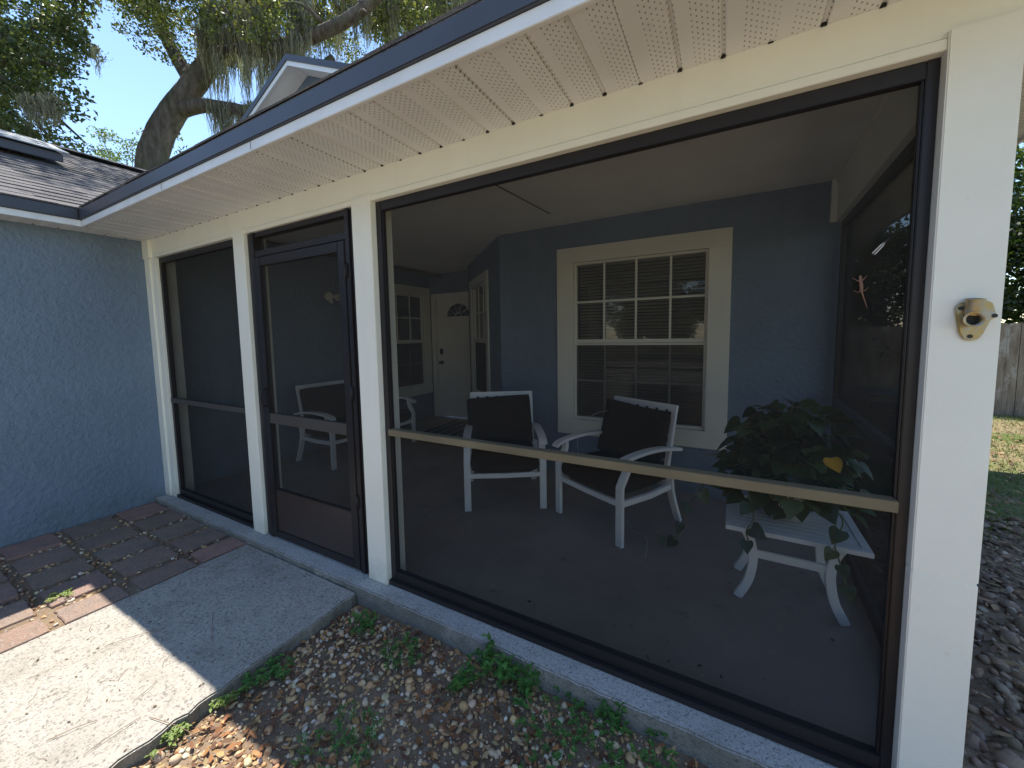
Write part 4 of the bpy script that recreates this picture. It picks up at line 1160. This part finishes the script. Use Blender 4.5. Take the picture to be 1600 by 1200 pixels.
# ================================================================== TREES
def limb(mb, P, r0, r1, seg=12, n=5):
    path = smooth_path(P, n); k = len(path)
    path = [p + Vector((random.uniform(-1, 1), random.uniform(-1, 1), random.uniform(-1, 1))) * r0 * .02 for p in path]
    mb.tube(path, [r0 + (r1 - r0) * i / (k - 1) for i in range(k)], seg)
    return path
def moss_mesh(name, anchors, parent, lmin=.5, lmax=1.6, cols=((.30, .29, .24), (.36, .34, .28), (.22, .21, .17))):
    V, F, T = [], [], []
    for a in anchors:
        L = random.uniform(lmin, lmax); k = random.randint(26, 44)
        for j in range(k):
            ox, oy = random.gauss(0, .07), random.gauss(0, .07); l = L * random.uniform(.35, 1); az = random.uniform(0, 6.28)
            p = Vector(a) + Vector((ox, oy, random.uniform(-.05, .05))); n = 6; b = len(V)
            sd_ = Vector((math.cos(az), math.sin(az), 0)); cc = tints(1, cols, .2)[0]
            w0 = random.uniform(.004, .013)
            for i in range(n + 1):
                t = i / n; w = w0 * (1 - .75 * t) * random.uniform(.5, 1.3)
                q = p + Vector((-ox * t * .6 + random.gauss(0, .018), -oy * t * .6 + random.gauss(0, .018), -l * t))
                V += [tuple(q - sd_ * w), tuple(q + sd_ * w)]
            for i in range(n):
                F.append((b + 2 * i, b + 2 * i + 1, b + 2 * i + 3, b + 2 * i + 2)); T.append(cc)
    return np_mesh(name, np.array(V), np.array(F), M['moss'], parent, tint=np.array(T))
def rel(P, o): return [Vector(p) - Vector(o) for p in P]

# the big live oak
OB = Vector((-6.6, 1.9, -.15))
oak = empty('oak_tree', OB, 0, 'big leaning live oak draped with grey moss behind the roofs', 'tree')
tr = MB()
T8 = 8.0
limb(tr, rel([OB, (-6.3, 2.05, 2.2), pt(236, 275, T8), pt(245, 225, T8), pt(266, 182, T8), pt(290, 150, T8), pt(318, 112, T8), pt(345, 80, T8)], OB), .29, .19, 18)
limb(tr, rel([pt(335, 90, T8), pt(375, 82, T8 - .1), pt(420, 78, T8 - .3), pt(480, 60, T8 - .5), pt(560, 20, T8 - .8), pt(640, -60, T8 - 1)], OB), .17, .09)
limb(tr, rel([pt(330, 95, T8), pt(385, 35, T8 + .2), pt(425, -30, T8 + .3), pt(450, -150, T8 + .4)], OB), .19, .10)
limb(tr, rel([pt(283, 172, T8), pt(315, 165, T8 - .1), pt(350, 168, T8 - .1), pt(395, 172, T8 - .2), pt(450, 150, T8 - .2), pt(520, 90, T8)], OB), .15, .07)
limb(tr, rel([pt(400, 10, T8 + .2), pt(470, -10, T8 - .3), pt(540, -60, T8 - .4)], OB), .14, .06)
limb(tr, rel([pt(300, 130, T8), pt(260, 60, T8 + .5), pt(230, -20, T8 + .8), pt(150, -120, T8 + 1)], OB), .15, .06)
for k in range(26):
    a = pt(random.uniform(300, 640), random.uniform(-60, 60), random.uniform(7, 9)); b_ = a + Vector((random.uniform(-1, 1.5), random.uniform(-.8, .8), random.uniform(-.5, .8)))
    limb(tr, rel([a, (a + b_) / 2 + Vector((0, 0, .15)), b_], OB), .035, .012, 6, 3)
tr.build('trunk', M['bark'], oak)
C_, Rr, N_ = [], [], []
def add(u0, u1, v0, v1, t0, t1, n, r=(.22, .5), per=130):
    for _ in range(n):
        p = pt(random.uniform(u0, u1), random.uniform(v0, v1), random.uniform(t0, t1)); C_.append(tuple(p - OB)); q = random.uniform(*r); Rr.append(q); N_.append(int(per * 1.35 * (q / .35) ** 2))
add(165, 330, -80, 20, 6.8, 9, 34); add(180, 320, 10, 62, 7, 9, 22, (.16, .34))
add(330, 760, -120, 10, 7, 11, 88); add(420, 740, 10, 60, 8, 11, 40, (.2, .42)); add(225, 300, 60, 95, 7.5, 9, 8, (.12, .22), 110)
add(560, 800, -60, 20, 9, 12, 30)
add(310, 560, 60, 110, 9, 11, 22, (.15, .35), 90)
add(480, 760, -30, 70, 7.2, 9, 46, (.18, .36), 120); add(330, 480, -40, 70, 6.8, 7.6, 20, (.15, .3), 100)
add(205, 240, 190, 215, 8, 8.4, 2, (.08, .14), 60); add(275, 300, 195, 240, 8, 8.5, 5, (.1, .18), 70)
add(-100, 900, -520, -120, 8, 12, 60, (.4, .7), 120)
Cc = clumps(C_, Rr, N_, .8)
V, F = leaf_cards(Cc, .072, .55)
crown = np_mesh('crown', V, F, M['leaf'], oak, tint=tints(len(F), [(.13, .16, .055), (.19, .21, .07), (.26, .26, .10), (.08, .10, .04)], .25))
an = []
for _ in range(120): an.append(pt(random.uniform(310, 480), random.uniform(-30, 95), random.uniform(7.2, 8.4)) - OB)
for _ in range(90): an.append(pt(random.uniform(480, 730), random.uniform(-60, 30), random.uniform(7.5, 9)) - OB)
for _ in range(12): an.append(pt(random.uniform(330, 400), random.uniform(158, 172), 7.85) - OB)
moss_mesh('hanging_moss', an, oak, .4, 1.5)

# darker tree over the left roof
LB = Vector((-8.5, -1.2, -.15))
lt = empty('oak_tree', LB, 0, 'dark dense leafed tree hanging over the left roof', 'tree')
tr = MB()
limb(tr, rel([LB, (-8.4, -1.1, 2.5), (-7.9, -.8, 4.6), pt(-60, 120, 7.5), pt(0, 60, 7.0)], LB), .32, .12)
for (u, v, t) in ((60, 40, 6.6), (110, 110, 6.6), (70, 180, 6.5), (-30, 200, 6.8), (130, 20, 7), (90, 230, 6.8), (125, 215, 7)):
    s0 = pt(-40, 110, 7.2); e_ = pt(u, v, t); limb(tr, rel([s0, (s0 + e_) / 2 + Vector((0, 0, .2)), e_], LB), .07, .015, 8, 4)
tr.build('trunk', M['bark'], lt)
C_, Rr, N_ = [], [], []
OBs = OB; OB = LB
add(-160, 60, -80, 200, 6.0, 8, 95, (.2, .45)); add(60, 130, -60, 120, 6.2, 8, 36, (.15, .36)); add(100, 152, -40, 100, 6.5, 7.5, 14, (.12, .22))
add(60, 125, 120, 185, 6.2, 7.2, 12, (.12, .24), 120); add(30, 100, 190, 222, 6.4, 7.2, 10, (.12, .22), 120); add(95, 150, 215, 236, 6.8, 7.4, 7, (.08, .15), 90)
add(-100, 60, 60, 225, 7, 9, 45, (.25, .45))
add(-300, 0, -260, 0, 6, 9, 50, (.3, .6))
for _ in range(30):     # upper boughs reaching over the wing roof, they dapple its shingles
    C_.append((random.uniform(-6.2, -3.1) - LB.x, random.uniform(-1.2, 2.6) - LB.y, random.uniform(8.2, 10) - LB.z)); q = random.uniform(.2, .5); Rr.append(q); N_.append(int(170 * (q / .35) ** 2))
Cc = clumps(C_, Rr, N_, .85); V, F = leaf_cards(Cc, .085, .55)
np_mesh('crown', V, F, M['leaf'], lt, tint=tints(len(F), [(.09, .12, .055), (.13, .155, .07), (.06, .085, .04)], .25))
for (a, b, nn) in ((40, 62, 6), (74, 88, 5), (150, 156, 1)):
    moss_mesh('hanging_moss', [pt(random.uniform(a, b), random.uniform(150, 160) if nn > 1 else 75, 6.3) - LB for _ in range(nn)], lt, .35, .62)
OB = OBs

def tree(name, base, h, rad, n, cols, label, cat='tree', lsize=.10, crown_z=.35, per=120, group=None, rr=(.3, .7), m=None):
    base = Vector(base); root = empty(name, base, 0, label, cat, group)
    mb = MB(); limb(mb, [(0, 0, 0), (.1, .05, h * .3), (0, .1, h * .6), (.1, 0, h * .9)], max(.06, h * .022), .03, 10)
    C, Q, N = [], [], []
    for _ in range(n):
        a = random.uniform(0, 6.283); zz = random.uniform(crown_z, 1.0); rr_ = rad * math.sqrt(max(.05, 1 - ((zz - (1 + crown_z) / 2) / ((1 - crown_z) / 2 + .08)) ** 2)) * random.uniform(.25, 1)
        p = Vector((rr_ * math.cos(a), rr_ * math.sin(a), h * zz)); q = random.uniform(*rr); C.append(tuple(p)); Q.append(q); N.append(int(per * (q / .5) ** 2))
        if random.random() < .3: limb(mb, [(0, 0, p.z * .75), p * .5 + Vector((0, 0, p.z * .35)), p], .04, .01, 6, 3)
    mb.build('trunk', M['bark'], root)
    Cc = clumps(C, Q, N, .8); V, F = leaf_cards(Cc, lsize, .5)
    np_mesh('crown', V, F, m or M['leaf'], root, tint=tints(len(F), cols, .25)); return root
for k, (x, y, h_, lab) in enumerate(((-6, -19, 8, 'added broad street tree across the driveway, reflected at the left of the large window'), (0.5, -20, 9, 'added tall street tree across the driveway, reflected in the middle of the large window'), (7, -19, 8.5, 'added leafy street tree across the driveway, reflected at the right of the large window'))):
    tree('tree', (x, y, -.15), h_, 3.6, 90, [(.06, .09, .03), (.09, .13, .04)], lab, lsize=.2, crown_z=.12, per=160, group='unseen street trees added for window reflections', rr=(.6, 1.1))  # unseen trees added so the window panes have foliage to reflect
g0 = pt(197, 250, 24); tree('pine_tree', (g0.x, g0.y, -.2), g0.z + 1.6, 2.1, 60, [(.11, .16, .05), (.15, .2, .07)], 'small pale green tree far off beside the oak trunk', lsize=.16, crown_z=.55, per=90)
gcol = [(.08, .13, .03), (.13, .18, .045), (.05, .08, .02)]
tree('tree', (9.6, 9.9, -.15), 5.2, 1.7, 95, gcol, 'sunlit yellow green bushy tree above the wood fence', crown_z=.32, per=170, group='trees behind the wood fence')
tree('tree', (7.4, 10.2, -.15), 6.0, 1.8, 95, gcol[::-1], 'dark green bushy tree above the fence, seen through the side screen', crown_z=.25, per=150, group='trees behind the wood fence')
tree('tree', (12.4, 10.2, -.15), 6.0, 2.0, 90, gcol, 'bushy tree above the fence at the right edge of the photo', crown_z=.25, per=150, group='trees behind the wood fence')

hr = empty('hedge', (8, 9.0, -.15), 0, 'dense dark hedge rising just behind the wood fence', 'hedge')
q = []
for k in range(260): q.append((random.uniform(-3.5, 7), random.uniform(-.4, .4), random.uniform(.2, 3.4)))
Cc = clumps(q, [.42] * 260, [230] * 260, .9); V, F = leaf_cards(Cc, .10, .5)
np_mesh('crown', V, F, M['leaf'], hr, tint=tints(len(F), [(.03, .05, .018), (.045, .07, .022)], .25))
for k in range(9):
    tm = MB(); limb(tm, [(-3.2 + k * 1.2, 0, 0), (-3.1 + k * 1.2, .05, .8), (-3.2 + k * 1.2, 0, 1.9)], .04, .015, 6)
    tm.build('stem', M['bark'], hr)

# ================================================================== CAMERA, LIGHT, SKY
cam = bpy.data.cameras.new('camera'); co = bpy.data.objects.new('camera', cam); col.objects.link(co); sc.camera = co
cam.sensor_fit = 'HORIZONTAL'; cam.sensor_width = 36; cam.lens = 36 * CF
cam.shift_x = (800 - 789.46) / 1600; cam.shift_y = -(600 - 573.78) / 1600
cam.clip_start = .05; cam.clip_end = 500
co.matrix_world = Matrix.Translation(CAM) @ Matrix((_R, _U, -_fw)).transposed().to_4x4()
sd_ = Vector((-.9, .35, 2.45)).normalized()     # towards the sun
sun = bpy.data.lights.new('sun', 'SUN'); so_ = bpy.data.objects.new('sun', sun); col.objects.link(so_)
sun.energy = 3.25; sun.angle = R(.53); sun.color = (1, .945, .845)
so_.rotation_euler = (-sd_).to_track_quat('-Z', 'Y').to_euler()
w = bpy.data.worlds.new('World'); sc.world = w; w.use_nodes = True
nt = w.node_tree; nt.nodes.clear()
sky = nt.nodes.new('ShaderNodeTexSky'); sky.sky_type = 'NISHITA'; sky.sun_disc = False
sky.sun_elevation = math.asin(sd_.z); sky.sun_rotation = math.atan2(sd_.x, sd_.y)
sky.air_density = 1.0; sky.dust_density = .0; sky.ozone_density = 2.2
bg = nt.nodes.new('ShaderNodeBackground'); bg.inputs[1].default_value = .110
wo = nt.nodes.new('ShaderNodeOutputWorld'); hs = nt.nodes.new('ShaderNodeHueSaturation'); hs.inputs['Saturation'].default_value = 1.0; nt.links.new(sky.outputs[0], hs.inputs['Color']); nt.links.new(hs.outputs[0], bg.inputs[0]); nt.links.new(bg.outputs[0], wo.inputs[0])
sc.view_settings.view_transform = 'Standard'; sc.view_settings.look = 'None'; sc.view_settings.gamma = 1
sc.view_settings.exposure = 1.45
sc.cycles.transparent_max_bounces = 24; sc.cycles.max_bounces = 10; sc.cycles.diffuse_bounces = 6
sc.cycles.use_denoising = True
